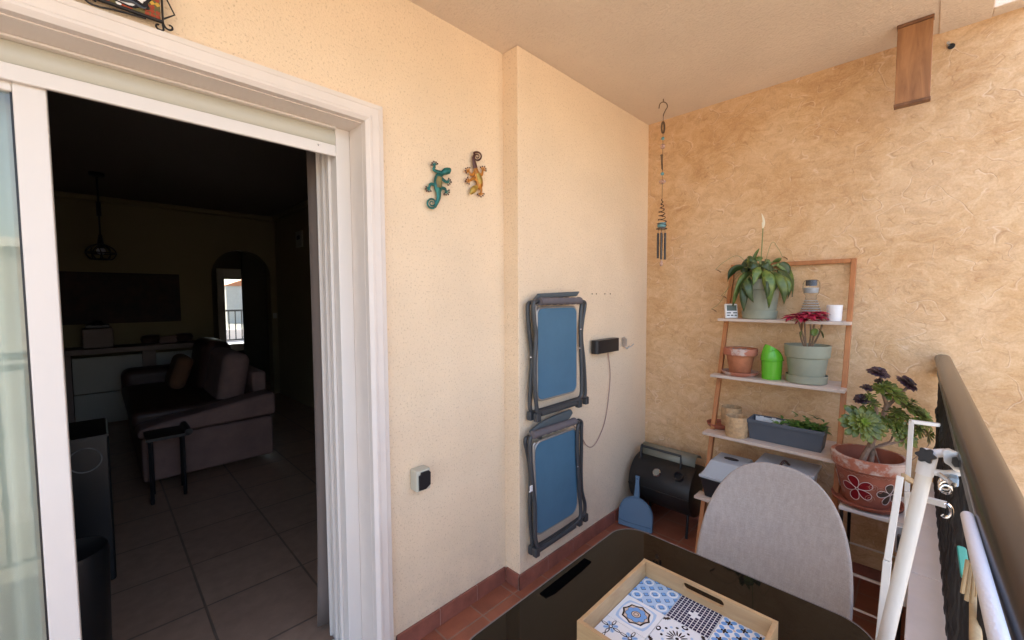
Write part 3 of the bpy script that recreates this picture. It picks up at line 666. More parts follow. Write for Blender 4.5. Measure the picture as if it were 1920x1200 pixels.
# folding chairs ------------------------------------------
def folding_chair(label, Z, zf):
    """Z: pixel points of one picture zoom -> wall layers"""
    f_ = lambda pts, y: [at(Z[0]+x/4, Z[1]+yy/4, 'y', y) for x, yy in pts]
    g = thing('folding_chair', label, 'folding chair', f_([zf['org']], 1.36)[0], 'folding camping chairs hung flat on the wall')
    for nm, y in (('a', 1.335), ('b', 1.372)):
        P_ = f_(zf[nm], y); q = MB(); q.tube(smooth_path(P_, 6), .0105, 10); q.build('frame_tube', 'chairframe', g)
    for nm, y in (('c', 1.350),):
        P_ = f_(zf[nm], y); q = MB(); q.tube(smooth_path(P_, 4), .007, 8); q.build('frame_tube', 'chairsilver', g)
    a, b, c, dd, rad = zf['panel']                    # x0,z0,x1,z1 pixels at corners
    A = f_([a], 1.349)[0]; Bq = f_([b], 1.349)[0]
    x0_, x1_ = A.x, Bq.x; z1_ = A.z; z0_ = f_([c], 1.349)[0].z
    q = MB(); q.prism([(x, 1.346, z) for x, z in rrect(x0_, z0_, x1_, z1_, rad)], (0, .014, 0), smooth=True); q.build('seat_panel', 'blue', g)
    q = MB(); q.tube([Vector((x, 1.352, z)) for x, z in rrect(x0_-.004, z0_-.004, x1_+.004, z1_+.004, rad)], .006, 8, closed=True); q.build('seat_rim', 'chairsilver', g)
    P_ = f_(zf['roll'], 1.325); q = MB(); L = P_[1]-P_[0]
    q.tube([P_[0]+L*(i/24) for i in range(25)], [.019+.0015*sin(i*1.7) for i in range(25)], 12, flat=1, mi=0); q.build('fabric_roll', 'chaircloth', g)
    P_ = f_(zf['flap'], 1.365); q = MB(); q.prism(P_, (0, -.022, 0)); q.build('headrest', 'chaircloth2', g, bevel=.008, bseg=3)
    for p_ in zf['feet']:
        p_ = f_([p_[:2]], p_[2])[0]; q = MB(); q.box(p_-Vector((.016, .014, .022)), p_+Vector((.016, .014, .022))); q.build('foot_cap', 'chairframe', g, bevel=.005)
    P_ = f_(zf['bar'], 1.334); q = MB(); q.tube(P_, .0125, 10); q.build('cross_bar', 'chairframe', g)
    for p_ in zf['riv']:
        p_ = f_([p_], 1.323)[0]; q = MB(); q.ball(p_, .0045, 8); q.build('rivet', 'chrome', g)
    return g
folding_chair('upper blue folding camping chair hung flat on the wall', (960, 530),
    dict(org=(180, 1000), a=[(230, 142), (180, 138), (160, 165), (168, 300), (180, 395), (170, 600), (172, 780), (184, 930), (200, 968), (300, 945), (450, 895), (500, 868), (520, 830), (522, 700), (516, 500), (512, 330), (516, 220), (520, 160), (505, 140)],
         b=[(180, 150), (140, 148), (118, 180), (125, 330), (150, 560), (140, 750), (134, 900), (145, 965), (200, 960), (380, 905), (520, 862), (546, 850), (548, 760), (538, 580), (520, 400), (530, 280), (545, 190), (545, 150), (520, 138)],
         c=[(195, 182), (175, 200), (180, 500), (178, 860)], panel=((192, 195), (480, 195), (480, 806), (0, 0), .035),
         roll=[(208, 140), (510, 135)], flap=[(185, 82), (490, 66), (466, 103), (180, 118), (145, 132)], feet=[(140, 998, 1.372), (190, 1010, 1.335), (552, 882, 1.372), (500, 905, 1.335)],
         bar=[(215, 985), (480, 905)], riv=[(141, 560), (507, 492), (516, 350)]))
folding_chair('lower blue folding camping chair hung flat on the wall above the skirting', (960, 760),
    dict(org=(170, 1110), a=[(215, 238), (160, 232), (135, 262), (140, 420), (155, 600), (170, 750), (172, 950), (184, 1035), (210, 1058), (330, 990), (450, 905), (505, 850), (516, 790), (505, 650), (496, 500), (490, 350), (490, 190), (498, 135), (480, 120)],
         b=[(160, 228), (120, 240), (100, 275), (125, 400), (140, 560), (135, 800), (150, 1000), (160, 1050), (215, 1040), (380, 935), (500, 850), (540, 815), (546, 740), (524, 640), (518, 500), (520, 330), (520, 180), (520, 125), (495, 112)],
         c=[(175, 285), (160, 320), (172, 600), (180, 940)], panel=((172, 290), (484, 290), (478, 795), (0, 0), .05),
         roll=[(152, 225), (470, 118)], flap=[(120, 190), (200, 125), (300, 75), (425, 25), (438, 50), (410, 98), (130, 210)], feet=[(148, 1080, 1.372), (182, 1100, 1.335), (548, 840, 1.372), (505, 872, 1.335)],
         bar=[(200, 1085), (470, 905)], riv=[(132, 650), (493, 460)]))
m = MB(); p = at(996, 916, 'y', 1.32); m.box(p-Vector((.008, .002, .014)), p+Vector((.008, .002, .014))); g = m.build('tag', 'cup', C.objects['folding_chair.001'])
# black device, cable and hook
t = thing('wall_speaker', 'small black box on the wall with a thin white cable', 'speaker', at(1138, 660, 'y', YP))
A = at(1117, 640, 'y', 1.355); B = at(1160, 632, 'y', 1.355)
m = MB(); x0, x1 = A.x, B.x; zt = A.z; zb_ = at(1117, 663, 'y', 1.355).z-.004
prof = rrect(x0, 1.345, x1, 1.392, .018, 5); m.prism([(x, y, zb_) for x, y in prof], (0, 0, zt-zb_+.003), smooth=True); m.build('case', 'black', t)
m = MB(); pts = [at(a, b, 'y', 1.392) for a, b in ((1140, 660), (1144, 700), (1141, 745), (1134, 790), (1122, 822), (1110, 838), (1099, 834), (1092, 822), (1078, 800), (1060, 790))]
m.tube(smooth_path(pts, 6), .003, 6); m.build('cable', mat('pinkish_cable', (.42, .27, .22), .5), t)
p = at(1170, 640, 'y', YP)
t = thing('wall_hook', 'bent metal hook screwed to the wall beside the black box', 'hook', p)
m = MB(); m.prism([at(a, b, 'y', 1.396) for a, b in ((1166, 634), (1170, 631), (1175, 636), (1174, 648), (1167, 650))], (0, -.003, 0)); m.tube(smooth_path([at(1170, 636, 'y', 1.39), at(1170, 646, 'y', 1.37), at(1174, 652, 'y', 1.35), at(1182, 650, 'y', 1.33), at(1188, 645, 'y', 1.325)], 5), .003, 8)
m.tube(smooth_path([at(1172, 648, 'y', 1.39), at(1176, 654, 'y', 1.37), at(1180, 648, 'y', 1.35)], 5), .003, 8); m.build('hook_body', 'alu', t)
for i, px_ in enumerate((1110, 1118, 1134, 1144)):
    p = at(px_, 551, 'y', YP); m = MB(); m.lathe([(.0045, 0), (.0045, .002), (.002, .003)], p, 10, axis=(0, -1, 0))
    tag(m.build('wall_plug', 'stem_br', org=p), 'tiny brown wall plug in a row above the black box', 'wall plug', 'four wall plugs in a row')
# loose wall fixing up right
p = at(1778, 85, 'x', XB); t = thing('cable_stub', 'short capped pipe end sticking out of the ochre wall near the beam', 'pipe end', p)
m = MB(); m.tube([p, p+Vector((-.03, .0, .0))], .006, 8); m.build('stub', 'alu', t)
p2 = at(1784, 87, 'x', XB-.001); m = MB(); m.lathe([(.012, 0), (.012, .004), (.006, .0045)], p2, 14, axis=(-1, 0, 0)); m.build('hole_plug', 'black', t)
# wooden board hanging from the ceiling edge
t = thing('wooden_board', 'brown stained wooden board hanging upright under the ceiling edge', 'board', (2.56, .085, ZC))
bx = 2.535; bz0 = 2.29
m = MB(); m.box((bx, .024, bz0+.013), (bx+.03, .136, ZC-.014)); m.build('panel', 'board', t, bevel=.002)
m = MB(); m.box((bx-.004, .022, ZC-.0135), (bx+.034, .138, ZC-.0005)); m.build('edging', 'board_edge', t, bevel=.002); MB().box((bx-.004, .022, bz0), (bx+.034, .138, bz0+.0125)).build('edging', 'board_edge', t, bevel=.002)
# ================================================================== WIND CHIME
cx, cy = 2.45, 1.16
t = thing('wind_chime', 'wind chime with beads, wire spiral and tubes hanging in the corner', 'wind chime', (cx, cy, ZC))
pz = lambda py: at(1240, py, 'y', cy).z
p_ = at(1241, 400, 'y', cy); cx = p_.x
UR = Vector((1, -1, 0)).normalized(); ZV = Vector((0, 0, 1)); cc = Vector((cx, cy, 0))
def cp(dx, z): return cc + UR*dx + ZV*z
zt = ZC
m = MB(); m.tube([cp(0, zt), cp(0, zt-.02)], .003, 6); hk = [cp(.001+.024*cos(a), zt-.045+.024*sin(a)) for a in [pi*.5+.2-(-.0)+k*(-.0) for k in (0,)]]
pts = [cp(-.026, zt-.055)]+[cp(.024*cos(a), zt-.042+.024*sin(a)) for a in [pi-.2-k*(pi+.6)/14 for k in range(15)]]+[cp(.004, zt-.085), cp(0, zt-.10)]
m.tube(smooth_path(pts, 2), .0028, 6); m.build('hook', 'bronze', t)
m = MB(); m.tube([cp(0, zt-.10), cp(0, pz(385))], .0015, 5)
for k in range(3): m.tube([cp(.009*cos(a)+.003*(k-1), pz(237)+.035*sin(a)) for a in [2*pi*i/16 for i in range(16)]], .002, 5, closed=True)
m.tube([cp(-.006, pz(290)), cp(-.003, pz(316))], [.007, .004], 8); m.ball(cp(-.006, pz(290)), .009, 8, (1, 1, .7)); m.tube([cp(-.004, pz(306)), cp(0, pz(318))], [.006, .003], 6); m.build('wire', 'bronze', t)
for py_ in (258, 325): MB().ball(cp(0, pz(py_)), .010, 12).build('bead', 'bead', t)
for py_, s_ in ((273, (1, 1, 1.1)), (340, (1.5, 1.5, 1))): MB().ball(cp(0, pz(py_)), .014, 14, s_).build('glass_bead', 'pinkglass', t)
m = MB(); z0, z1 = pz(372), pz(424); m.tube([cp(0, z0)+Vector((cos(a), sin(a), 0))*(.003+.026*(a/(2*pi*7)))+ZV*(z1-z0)*(a/(2*pi*7)) for a in [2*pi*7*i/150 for i in range(151)]], .0022, 6)
m.build('spiral', 'steel_dk', t)
for k in range(9):
    a = 2*pi*(1.5+k*.62); rr_ = .003+.026*(a/(2*pi*7)); MB().ball(cc+Vector((cos(a)*rr_, sin(a)*rr_, z0+(z1-z0)*(a/(2*pi*7)))), .005, 8).build('spiral_bead', 'g_brn', t)
m = MB(); m.lathe([(.024, 0), (.026, .01), (.024, .026)], cp(0, pz(426)), 20); m.build('glass_cup', 'bead', t)
m = MB(); m.lathe([(.0, 0), (.032, .0), (.032, .006), (.0, .008)], cp(0, pz(430)), 20); m.build('disc', 'steel_dk', t)
for dx, dy_, l1, l2 in ((-.018, .01, 437, 484), (-.006, -.014, 437, 487), (.006, .016, 438, 480), (.020, -.004, 437, 487)):
    o = UR*dx+Vector((1, 1, 0)).normalized()*dy_; m = MB(); m.tube([cc+o+ZV*pz(l1), cc+o+ZV*pz(l2)], .0065, 10); m.tube([cc+o*.9+ZV*pz(430), cc+o+ZV*pz(l1)], .0012, 4); m.build('chime_tube', 'steel_dk', t)
m = MB(); m.tube([cp(0, pz(430)), cp(0, pz(489))], .001, 4); m.ball(cp(0, pz(494)), .010, 10, (1, 1, 1.7)); m.build('drop', 'pinkglass', t)
# ================================================================== LADDER SHELF
LX = lambda z: 2.715-(1.634-z)*.305
LY0, LY1 = .262, .85
t = thing('ladder_shelf', 'tall wooden ladder shelf with four pale shelves leaning on the ochre wall', 'shelf', (2.2, .56, 0))
for y in (LY0, LY1-.022):
    m = MB(); m.prism([(LX(0), y, 0), (LX(0)+.038, y, 0), (LX(1.65)+.038-.014, y, 1.65), (LX(1.65), y, 1.65)], (0, .022, 0)); m.build('stile', 'ladder_wood', t, bevel=.003)
m = MB(); m.box((LX(1.63), LY0+.0225, 1.628), (LX(1.63)+.024, LY1-.0225, 1.65)); m.build('top_bar', 'ladder_wood', t, bevel=.002)
m = MB(); m.box((LX(.17)+.005, LY0+.0225, .15), (LX(.17)+.028, LY1-.0225, .18)); m.build('bottom_bar', 'ladder_wood', t, bevel=.002)
SH = [(1.334, 2.55, 2.70), (1.02, 2.45, 2.69), (.712, 2.35, 2.66), (.385, 2.25, 2.62)]
for z, xf, xb in SH:
    q = MB(); q.box((xf, LY0-.0 if False else LY0+.0225+.001, z-.016), (xb, LY1-.0235, z)); q.box((xf, LY0-.002, z-.0155), (LX(z)-.0012, LY0+.0234, z-.0005)) if xf < LX(z)-.004 else None
    q.box((xf, LY1-.0234, z-.0155), (max(LX(z)-.0012, xf+.004), LY1+.012, z-.0005)); q.build('shelf', 'shelf_wood', t, bevel=.002)
# pots helper
def pot(mb, c, rt_, rb, h, th=.006, rim=.0, rimh=.0, n=40, mi=None, depth=.85):
    prof = [(rb*.92, 0), (rb, .004), (rt_-(rim)-.001, h-rimh-.002)] if rim else [(rb*.92, 0), (rb, .004)]
    if rim: prof += [(rt_, h-rimh), (rt_+.002, h-.004)]
    prof += [(rt_, h), (rt_-th, h), (rt_-th-.002, h-.006), (rt_-th-(rt_-rb)*.35, h*(1-.22))]
    prof += [(0, h*(1-.22)+.001)]
    mb.lathe(prof, c, n, mi=mi); return mb
# --- peace lily
z = SH[0][0]+.0005; pc = Vector((2.63, .668, z))
t = thing('peace_lily', 'peace lily with drooping green leaves in a sage pot on the top shelf', 'potted plant', pc)
m = MB(); prof = [(.090, 0), (.098, .005), (.1, .045), (.094, .047)]; m.lathe([(.0, .001), (.080, 0), (.085, .005), (.087, .046), (.084, .047), (.082, .03), (0, .03)], pc, 40); m.build('saucer', 'sage', t)
m = MB(); m.lathe([(.075, .032), (.079, .034), (.094, .160), (.104, .163), (.109, .214), (.1085, .218), (.103, .218), (.099, .17), (0, .17)], pc, 44); m.build('pot', 'sage', t)
m = MB(); m.lathe([(.0995, .195), (.06, .192), (0, .194)], pc, 24); m.build('soil', 'soil', t)
pc2 = pc+Vector((0, 0, .19)); m = MB(); st = MB(); random.seed(21)
def lily_leaf(dx, dz, endx, endz, L, wd, mi, back=0, drp=2.2):
    """petiole from pot centre to a knee, then a blade hanging to its tip; dx,endx along picture right, dz heights"""
    F_ = Vector((-1, -1, 0)).normalized()
    b0 = pc2+UR*(dx*.15)+F_*random.uniform(-.02, .02)
    endz = endz+.022 if endz < 0 else endz
    k = pc2+UR*dx+ZV*(dz+.01)+F_*back; e = pc2+UR*endx+ZV*endz+F_*back*1.3
    pth = smooth_path([b0, b0.lerp(k, .5)+ZV*.035, k], 5); st.tube(pth, [.0035]*(len(pth)-1)+[.002], 6)
    d0 = (k-pth[-3]).normalized(); chord = (e-k); L = chord.length*1.12
    d0 = (d0*.5+chord.normalized()*.5+ZV*.30).normalized()
    # blade as curved strip from k to e
    n = 12; rows = []; ctrl = k+d0*L*.5
    side = chord.cross(F_).normalized()*.75+F_*.25*random.choice((-1, 1)); side.normalize()
    ph = random.random()*6
    for i in range(n+1):
        s_ = i/n; c_ = k*(1-s_)**2+ctrl*2*s_*(1-s_)+e*s_*s_
        ww = max(.02, sin(pi*min(1, s_**.75))**.8*(1-.15*s_))*wd*.50; nr = F_*.9+ZV*.3
        tg = ((ctrl-k)*(1-s_)+(e-ctrl)*s_).normalized(); sd = (side-tg*side.dot(tg)).normalized(); nr = tg.cross(sd)
        if nr.dot(F_) < 0: nr = -nr
        wv = .003*sin(ph+s_*11)
        rows += [c_-sd*ww+nr*(-.30*ww+wv), c_-sd*ww*.5+nr*(-.06*ww), c_+nr*(-.12*ww), c_+sd*ww*.5+nr*(-.06*ww), c_+sd*ww+nr*(-.30*ww-wv)]
    m.add(rows, [(i*5+j, i*5+j+1, (i+1)*5+j+1, (i+1)*5+j) for i in range(n) for j in range(4)], True, mi)
LL = [(-.06, .06, -.17, -.14, .3, .060, 0, .03), (-.09, .03, -.13, -.17, .25, .055, 1, .06), (-.03, .07, -.02, -.15, .3, .066, 2, .09), (.0, .05, .035, -.13, .2, .055, 0, .12),
      (.07, .10, .165, -.09, .25, .062, 0, .02), (.08, .12, .175, -.02, .3, .060, 0, -.02), (.06, .07, .115, -.10, .2, .075, 1, .05), (.03, .05, .06, -.06, .2, .05, 0, .10),
      (-.09, .11, -.02, .10, .2, .070, 0, .02), (-.10, .09, -.02, .06, .2, .055, 1, .05), (-.01, .06, -.01, .20, .25, .050, 0, .0), (-.05, .05, -.055, .15, .2, .05, 1, -.03),
      (.02, .10, .11, .10, .15, .04, 1, -.04), (-.12, .02, -.095, -.12, .2, .05, 1, .08), (-.05, .08, -.10, -.03, .2, .05, 2, .08), (.05, .03, .09, -.07, .15, .045, 2, .09), (-.07, .09, -.155, .02, .2, .05, 1, -.04), (.0, .09, .05, .03, .2, .05, 1, .03),
      (-.02, .12, -.03, .155, .2, .045, 0, .02), (-.06, .12, -.075, .12, .2, .05, 1, .03), (.03, .11, .06, .12, .2, .05, 0, .0), (-.03, .10, .0, .07, .2, .05, 1, .06), (.09, .10, .14, .04, .2, .045, 1, .02), (-.02, .03, -.05, -.10, .2, .05, 1, .11), (.02, .02, .0, -.06, .2, .05, 1, .10)]
for a in LL: lily_leaf(*a)
m.build('foliage', ['leaf', 'leaf_dark', 'leaf_yel'], t, solid=.0008)
top = pc2+UR*.0+ZV*.36; fs = smooth_path([pc2, pc2+UR*.002+ZV*.15, pc2+UR*.006+ZV*.25, pc2+UR*.008+ZV*.315], 5); st.tube(fs, .0028, 6)
tips = [((-.25, .085), .06), ((-.215, -.06), .05), ((-.27, -.135), .05), ((.12, .155), .05)]
for (dx, dz), _ in tips:
    st.tube(smooth_path([pc2, pc2+UR*dx*.45+ZV*(max(dz, 0)+.07), pc2+UR*dx*.8+ZV*(dz+.045), pc2+UR*dx+ZV*dz], 6), .0011, 5)
st.build('stem', 'stem', t)
q = MB()
for (dx, dz), L in tips:
    for k in range(2): q.leaf(pc2+UR*dx+ZV*dz, UR*(.9-.5*k)+ZV*(-.3+.2*k), .035, .012, .5, shape='lance', n=5)
q.build('withered_leaf', 'leaf_brown', t, solid=.001)
q = MB(); q.leaf(pc2+UR*.008+ZV*.312, ZV*1+UR*(-.08), .085, .020, .1, fold=.9, n=9); q.tube([pc2+UR*.008+ZV*.312, pc2+UR*.004+ZV*.345], .003, 6); q.build('flower', 'spathe', t, solid=.001)
# --- timer
p = Vector((2.575, .795, z)); t = thing('digital_thermometer', 'small white digital thermometer left of the peace lily pot', 'thermometer', p)
R = Matrix.Rotation(radians(-45), 3, 'Z') @ Matrix.Rotation(radians(-8), 3, 'X')
def rb(mb, a, b, mi=None): mb.box(a, b, R, (0, 0, 0), mi); 
def shift(mb, o):
    for i in range(len(mb.v)): mb.v[i] = mb.v[i]+Vector(o)
    return mb
m = MB(); rb(m, (-.035, -.008, .0), (.035, .010, .083)); shift(m, p+Vector((0, 0, .001))).build('case', 'cup', t, bevel=.005)
m = MB(); rb(m, (-.028, -.0095, .042), (.028, -.0082, .074)); shift(m, p+Vector((0, 0, .001))).build('display', 'lcd', t)
m = MB()
for r_, xs in ((.030, (-.018, .018)), (.016, (-.021, 0, .021))):
    for x in xs: rb(m, (x-(.011 if len(xs) == 2 else .007), -.0100, r_-.003), (x+(.011 if len(xs) == 2 else .007), -.0082, r_+.003))
shift(m, p+Vector((0, 0, .001))).build('button', 'black', t)
# --- feeder bottle
p = Vector((2.62, .43, z)); t = thing('bottle_feeder', 'clear ribbed plastic bottle with a dark cap on the top shelf', 'bottle', p)
pr = [(.052, .0), (.056, .004), (.054, .02)]; rr_ = .054
for k in range(7): pr += [(rr_-.002, .024+k*.013), (rr_-.008, .030+k*.013), (rr_-.004, .034+k*.013)]; rr_ -= .0042
m = MB(); m.lathe(pr+[(.022, .122), (.023, .130), (.032, .140), (.037, .165), (.036, .190), (.030, .205), (.025, .208)], p, 36, cap=False); m.build('bottle_body', 'clear', t, solid=.0012)
for k in range(7):
    rk = .054-.0042*k; MB().tube([p+Vector((cos(a)*rk, sin(a)*rk, .024+k*.013)) for a in [2*pi*i/32 for i in range(32)]], .0014, 5, closed=True).build('rib', 'frost', t)
m = MB(); m.lathe([(.023, .178), (.024, .180), (.025, .206), (.021, .209), (0, .21)], p, 28); m.build('cap', 'trough', t)
m = MB(); m.lathe([(.0, .140), (.030, .142), (.033, .168), (0, .17)], p, 28); m.build('fill', 'frost', t)
p = Vector((2.61, .330, z)); m = MB(); m.lathe([(.028, 0), (.030, .004), (.033, .078), (.0335, .080), (.031, .080), (.028, .02), (0, .02)], p, 36)
tag(m.build('white_cup', 'cup', org=p), 'plain white ceramic cup at the right end of the top shelf', 'cup')
# --- second shelf
z = SH[1][0]+.0005
def saucer_pot(name, label, c, rt_, rb_, h, sr, mname, sm):
    t = thing(name, label, 'plant pot', c)
    m = MB(); m.lathe([(sr*.82, 0), (sr*.97, .012), (sr, .022), (sr-.006, .022), (sr-.012, .010), (0, .008)], c, 40); m.build('saucer', sm, t)
    m = MB(); m.lathe([(rb_*.95, .009), (rb_, .012), (rt_-.012, h*.74), (rt_-.001, h*.745), (rt_+.003, h*.98), (rt_, h), (rt_-.010, h), (rt_-.014, h*.8), (0, h*.8)], c, 44); m.build('pot', mname, t)
    m = MB(); m.lathe([(rt_-.0145, h*.84), (0, h*.86)], c, 24); m.build('soil', 'soil', t)
    return t
c1 = Vector((2.545, .735, z)); t = saucer_pot('terracotta_pot', 'weathered terracotta pot on a saucer at the left of the second shelf', c1, .082, .052, .150, .094, 'terra', 'oldterra')
m = MB(); m.lathe([(.0815, .114), (.0852, .118), (.0855, .146), (.083, .1508), (.073, .1512)], c1, 44, cap=False); m.build('pot_rim', 'oldterra', t)
m = MB()
for k in range(16):
    a = k*2.4; r_ = .008+.0032*k; b = c1+Vector((r_*cos(a), r_*sin(a), .128)); m.ball(b+ZV*.008, .011, 7, (1, 1, .8))
m.build('succulent', mat('grey_succulent', (.13, .15, .16), .6, var=.4, vscale=60), t)
# watering can
p = Vector((2.535, .578, z)); t = thing('watering_can', 'small bright green plastic watering can on the second shelf', 'watering can', p)
def can(u, v):
    a = 2*pi*u; h = v*.165; rr_ = .045+.006*v if v < .6 else .0515*sqrt(max(0.05, 1-((v-.6)/.52)**2))
    x = cos(a)*rr_*1.05; y = sin(a)*rr_*.9
    return p+UR*x+Vector((1, 1, 0)).normalized()*y+ZV*(h+(.0 if v < .6 else -(v-.6)*.05*cos(a)))
m = MB(); m.grid(can, 32, 22); m.add([p+UR*cos(2*pi*k/20)*.045*1.05+Vector((1, 1, 0)).normalized()*sin(2*pi*k/20)*.0405 for k in range(20)], [list(range(20))]); m.build('body', 'lime', t)
m = MB(); b0 = p+Vector((-1, -1, 0)).normalized()*.026-UR*.012+ZV*.138
m.tube([b0+UR*.018*cos(a)+(ZV*.9+Vector((-.3, -.3, 0))).normalized()*.022*sin(a) for a in [2*pi*k/20 for k in range(20)]], .0028, 6, closed=True)
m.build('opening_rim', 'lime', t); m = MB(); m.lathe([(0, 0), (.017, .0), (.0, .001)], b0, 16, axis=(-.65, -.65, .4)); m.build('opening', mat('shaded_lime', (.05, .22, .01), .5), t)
m = MB(); m.tube([p+UR*cos(a)*.0515*1.05+Vector((1, 1, 0)).normalized()*sin(a)*.0515*.9+ZV*.102 for a in [2*pi*k/28 for k in range(28)]], .0025, 6, closed=True); m.build('seam_ring', 'lime', t)
# poinsettia
c2 = Vector((2.555, .428, z)); t = thing('poinsettia', 'leggy poinsettia with crimson leaves in a sage pot on the second shelf', 'potted plant', c2)
m = MB(); m.lathe([(0, .001), (.083, 0), (.088, .004), (.090, .040), (.086, .040), (.084, .010), (0, .009)], c2, 44); m.build('saucer', 'sage', t)
m = MB(); m.lathe([(.070, .011), (.075, .014), (.088, .128), (.095, .132), (.100, .188), (.0995, .192), (.094, .192), (.090, .15), (0, .15)], c2, 44); m.build('pot', 'sage', t)
m = MB(); m.lathe([(.0895, .155), (.06, .16), (0, .165)], c2, 24); m.build('soil', 'soil', t)
sb = c2+ZV*.158; m = MB(); F_ = Vector((-1, -1, 0)).normalized()
tops = [(-.052, .165, .02), (-.02, .17, .03), (.012, .155, -.01), (.045, .165, 0), (.07, .12, .02)]
stem_pts = [[(0, 0), (-.02, .07), (-.052, .165)], [(-.005, 0), (-.012, .08), (-.02, .17)], [(.004, 0), (.016, .08), (.012, .155)], [(.008, 0), (.030, .07), (.03, .13), (.045, .175)], [(.01, .0), (.05, .07), (.07, .13), (.068, .165)], [(-.004, 0), (-.03, .06), (-.04, .10)]]
for s_ in stem_pts: q = smooth_path([sb+UR*a+ZV*b for a, b in s_], 5); m.tube(q, [.0042]*(len(q)-1)+[.0025], 7)
m.build('stem', 'stem_br', t)
m = MB(); random.seed(5)
for (dx, dz, f) in tops[:4]+[(-.08, .160, .03), (.0, .185, .03)]:
    base = sb+UR*dx*.95+ZV*(dz+.012)+F_*f
    for k in range(9):
        a = 2*pi*k/9+random.random()*.5; dr = UR*cos(a)+Vector((1, 1, 0)).normalized()*sin(a)+ZV*random.uniform(-.15, .35)
        m.leaf(base, dr, random.uniform(.06, .10), random.uniform(.030, .042), random.uniform(.4, .9), fold=.3, n=6)
m.build('bracts', 'red', t, solid=.0008)
m = MB(); m.leaf(sb+UR*.03+ZV*.12+F_*.03, UR*.5+ZV*-.9+F_*.3, .055, .045, .4, shape='round', n=7); m.leaf(sb+UR*.015+ZV*.12+F_*.03, UR*-.4+ZV*-.8+F_*.4, .045, .035, .3, shape='round', n=7); m.leaf(sb+UR*(-.045)+ZV*.11+F_*.02, UR*-.2+ZV*-1, .04, .014, .3, n=6)
m.build('green_leaf', 'leaf', t, solid=.0008)
m = MB(); m.leaf(sb+UR*(-.05)+ZV*.15+F_*.03, UR*-.1+ZV*-1, .045, .02, .3, n=6); m.build('withered_leaf', 'leaf_brown', t, solid=.0008)
# --- third shelf
z = SH[2][0]+.0005
t = thing('planter_trough', 'long anthracite planter trough with green seedlings on the third shelf', 'planter', (2.46, .47, z))
y0, y1 = .325, .655; xa, xb2 = 2.40, 2.53
m = MB()
lo = [(xa+.012, y0+.012), (xb2-.012, y0+.012), (xb2-.012, y1-.012), (xa+.012, y1-.012)]; hi = [(xa, y0), (xb2, y0), (xb2, y1), (xa, y1)]; hin = [(xa+.006, y0+.006), (xb2-.006, y0+.006), (xb2-.006, y1-.006), (xa+.006, y1-.006)]
V = [(*p_, z) for p_ in lo]+[(*p_, z+.105) for p_ in hi]+[(*p_, z+.105) for p_ in hin]+[(p_[0]+(.006 if p_[0] < 2.46 else -.006), p_[1]+(.004 if p_[1] < .5 else -.004), z+.045) for p_ in hin]
F = [(3, 2, 1, 0)]+[(i, (i+1) % 4, 4+(i+1) % 4, 4+i) for i in range(4)]+[(4+i, 4+(i+1) % 4, 8+(i+1) % 4, 8+i) for i in range(4)]+[(8+i, 8+(i+1) % 4, 12+(i+1) % 4, 12+i) for i in range(4)]+[(12, 13, 14, 15)]
m.add(V, F); m.box((xa-.004, y0-.003, z+.088), (xa-.0003, y1+.003, z+.106)); m.build('trough', 'trough', t, bevel=.003)
m = MB(); m.grid(lambda u, v: Vector((xa+.014+u*(xb2-xa-.028), y0+.014+v*(y1-y0-.028), z+.052+.008*sin(u*20)*sin(v*37))), 8, 20); m.build('soil', 'soil', t)
m = MB()
for k in range(9): m.box((2.508-.002*(k % 2), .47+k*.019, z+.052), (2.512-.002*(k % 2), .47+k*.019+.0185, z+.101+.003*sin(k*2)))
m.build('paper_lining', 'paper', t)
m = MB(); random.seed(9)
for k in range(95):
    b = Vector((random.uniform(xa+.02, xb2-.025), random.uniform(y0+.015, .47 if k % 5 else .53), z+.060)); hgt = random.uniform(.02, .055) if k > 4 else .085
    for j in range(3):
        a = random.random()*6.28; m.leaf(b+ZV*hgt, (cos(a), sin(a), random.uniform(.1, .9)), random.uniform(.022, .045), random.uniform(.013, .022), random.uniform(.3, 1.0), n=4)
m.build('seedlings', ['herb'], t)
def jute(label, c, r, h):
    t = thing('jute_pot', label, 'plant pot', c, 'jute fibre pots on the third shelf'); m = MB()
    n = 40
    m.lathe([(r*.97, 0), (r*1.0, .006), (r*1.02, h*.5), (r*.99, h), (r*.93, h), (r*.93, h*.3), (0, h*.28)], c, n)
    m.build('pot_wall', 'jute', t)
    m = MB()
    for k in range(3): m.tube([c+Vector((cos(a), sin(a), 0))*r*1.018+ZV*(h*(.25+.25*k)+.0015*sin(a*5)) for a in [2*pi*i/30 for i in range(30)]], .0016, 5, closed=True)
    m.build('stitching', 'jute', t)
jute('round jute pot at the front of the third shelf', Vector((2.405, .705, z)), .053, .108)
jute('round jute pot behind the other on the third shelf', Vector((2.56, .778, z)), .053, .115)
c3 = Vector((2.46, .838, z)); c3 = Vector((2.535, .80, z)); m = MB(); cS = Vector((2.50, .86-.04, z))
m.lathe([(.055, 0), (.068, .014), (.072, .026), (.067, .026), (.06, .012), (0, .010)], Vector((2.475, .80, z))+Vector((.03, .02, 0)), 36); tag(m.build('clay_saucer', 'brickpot', org=(2.505, .82, z)), 'empty clay saucer tucked behind the jute pots', 'saucer')
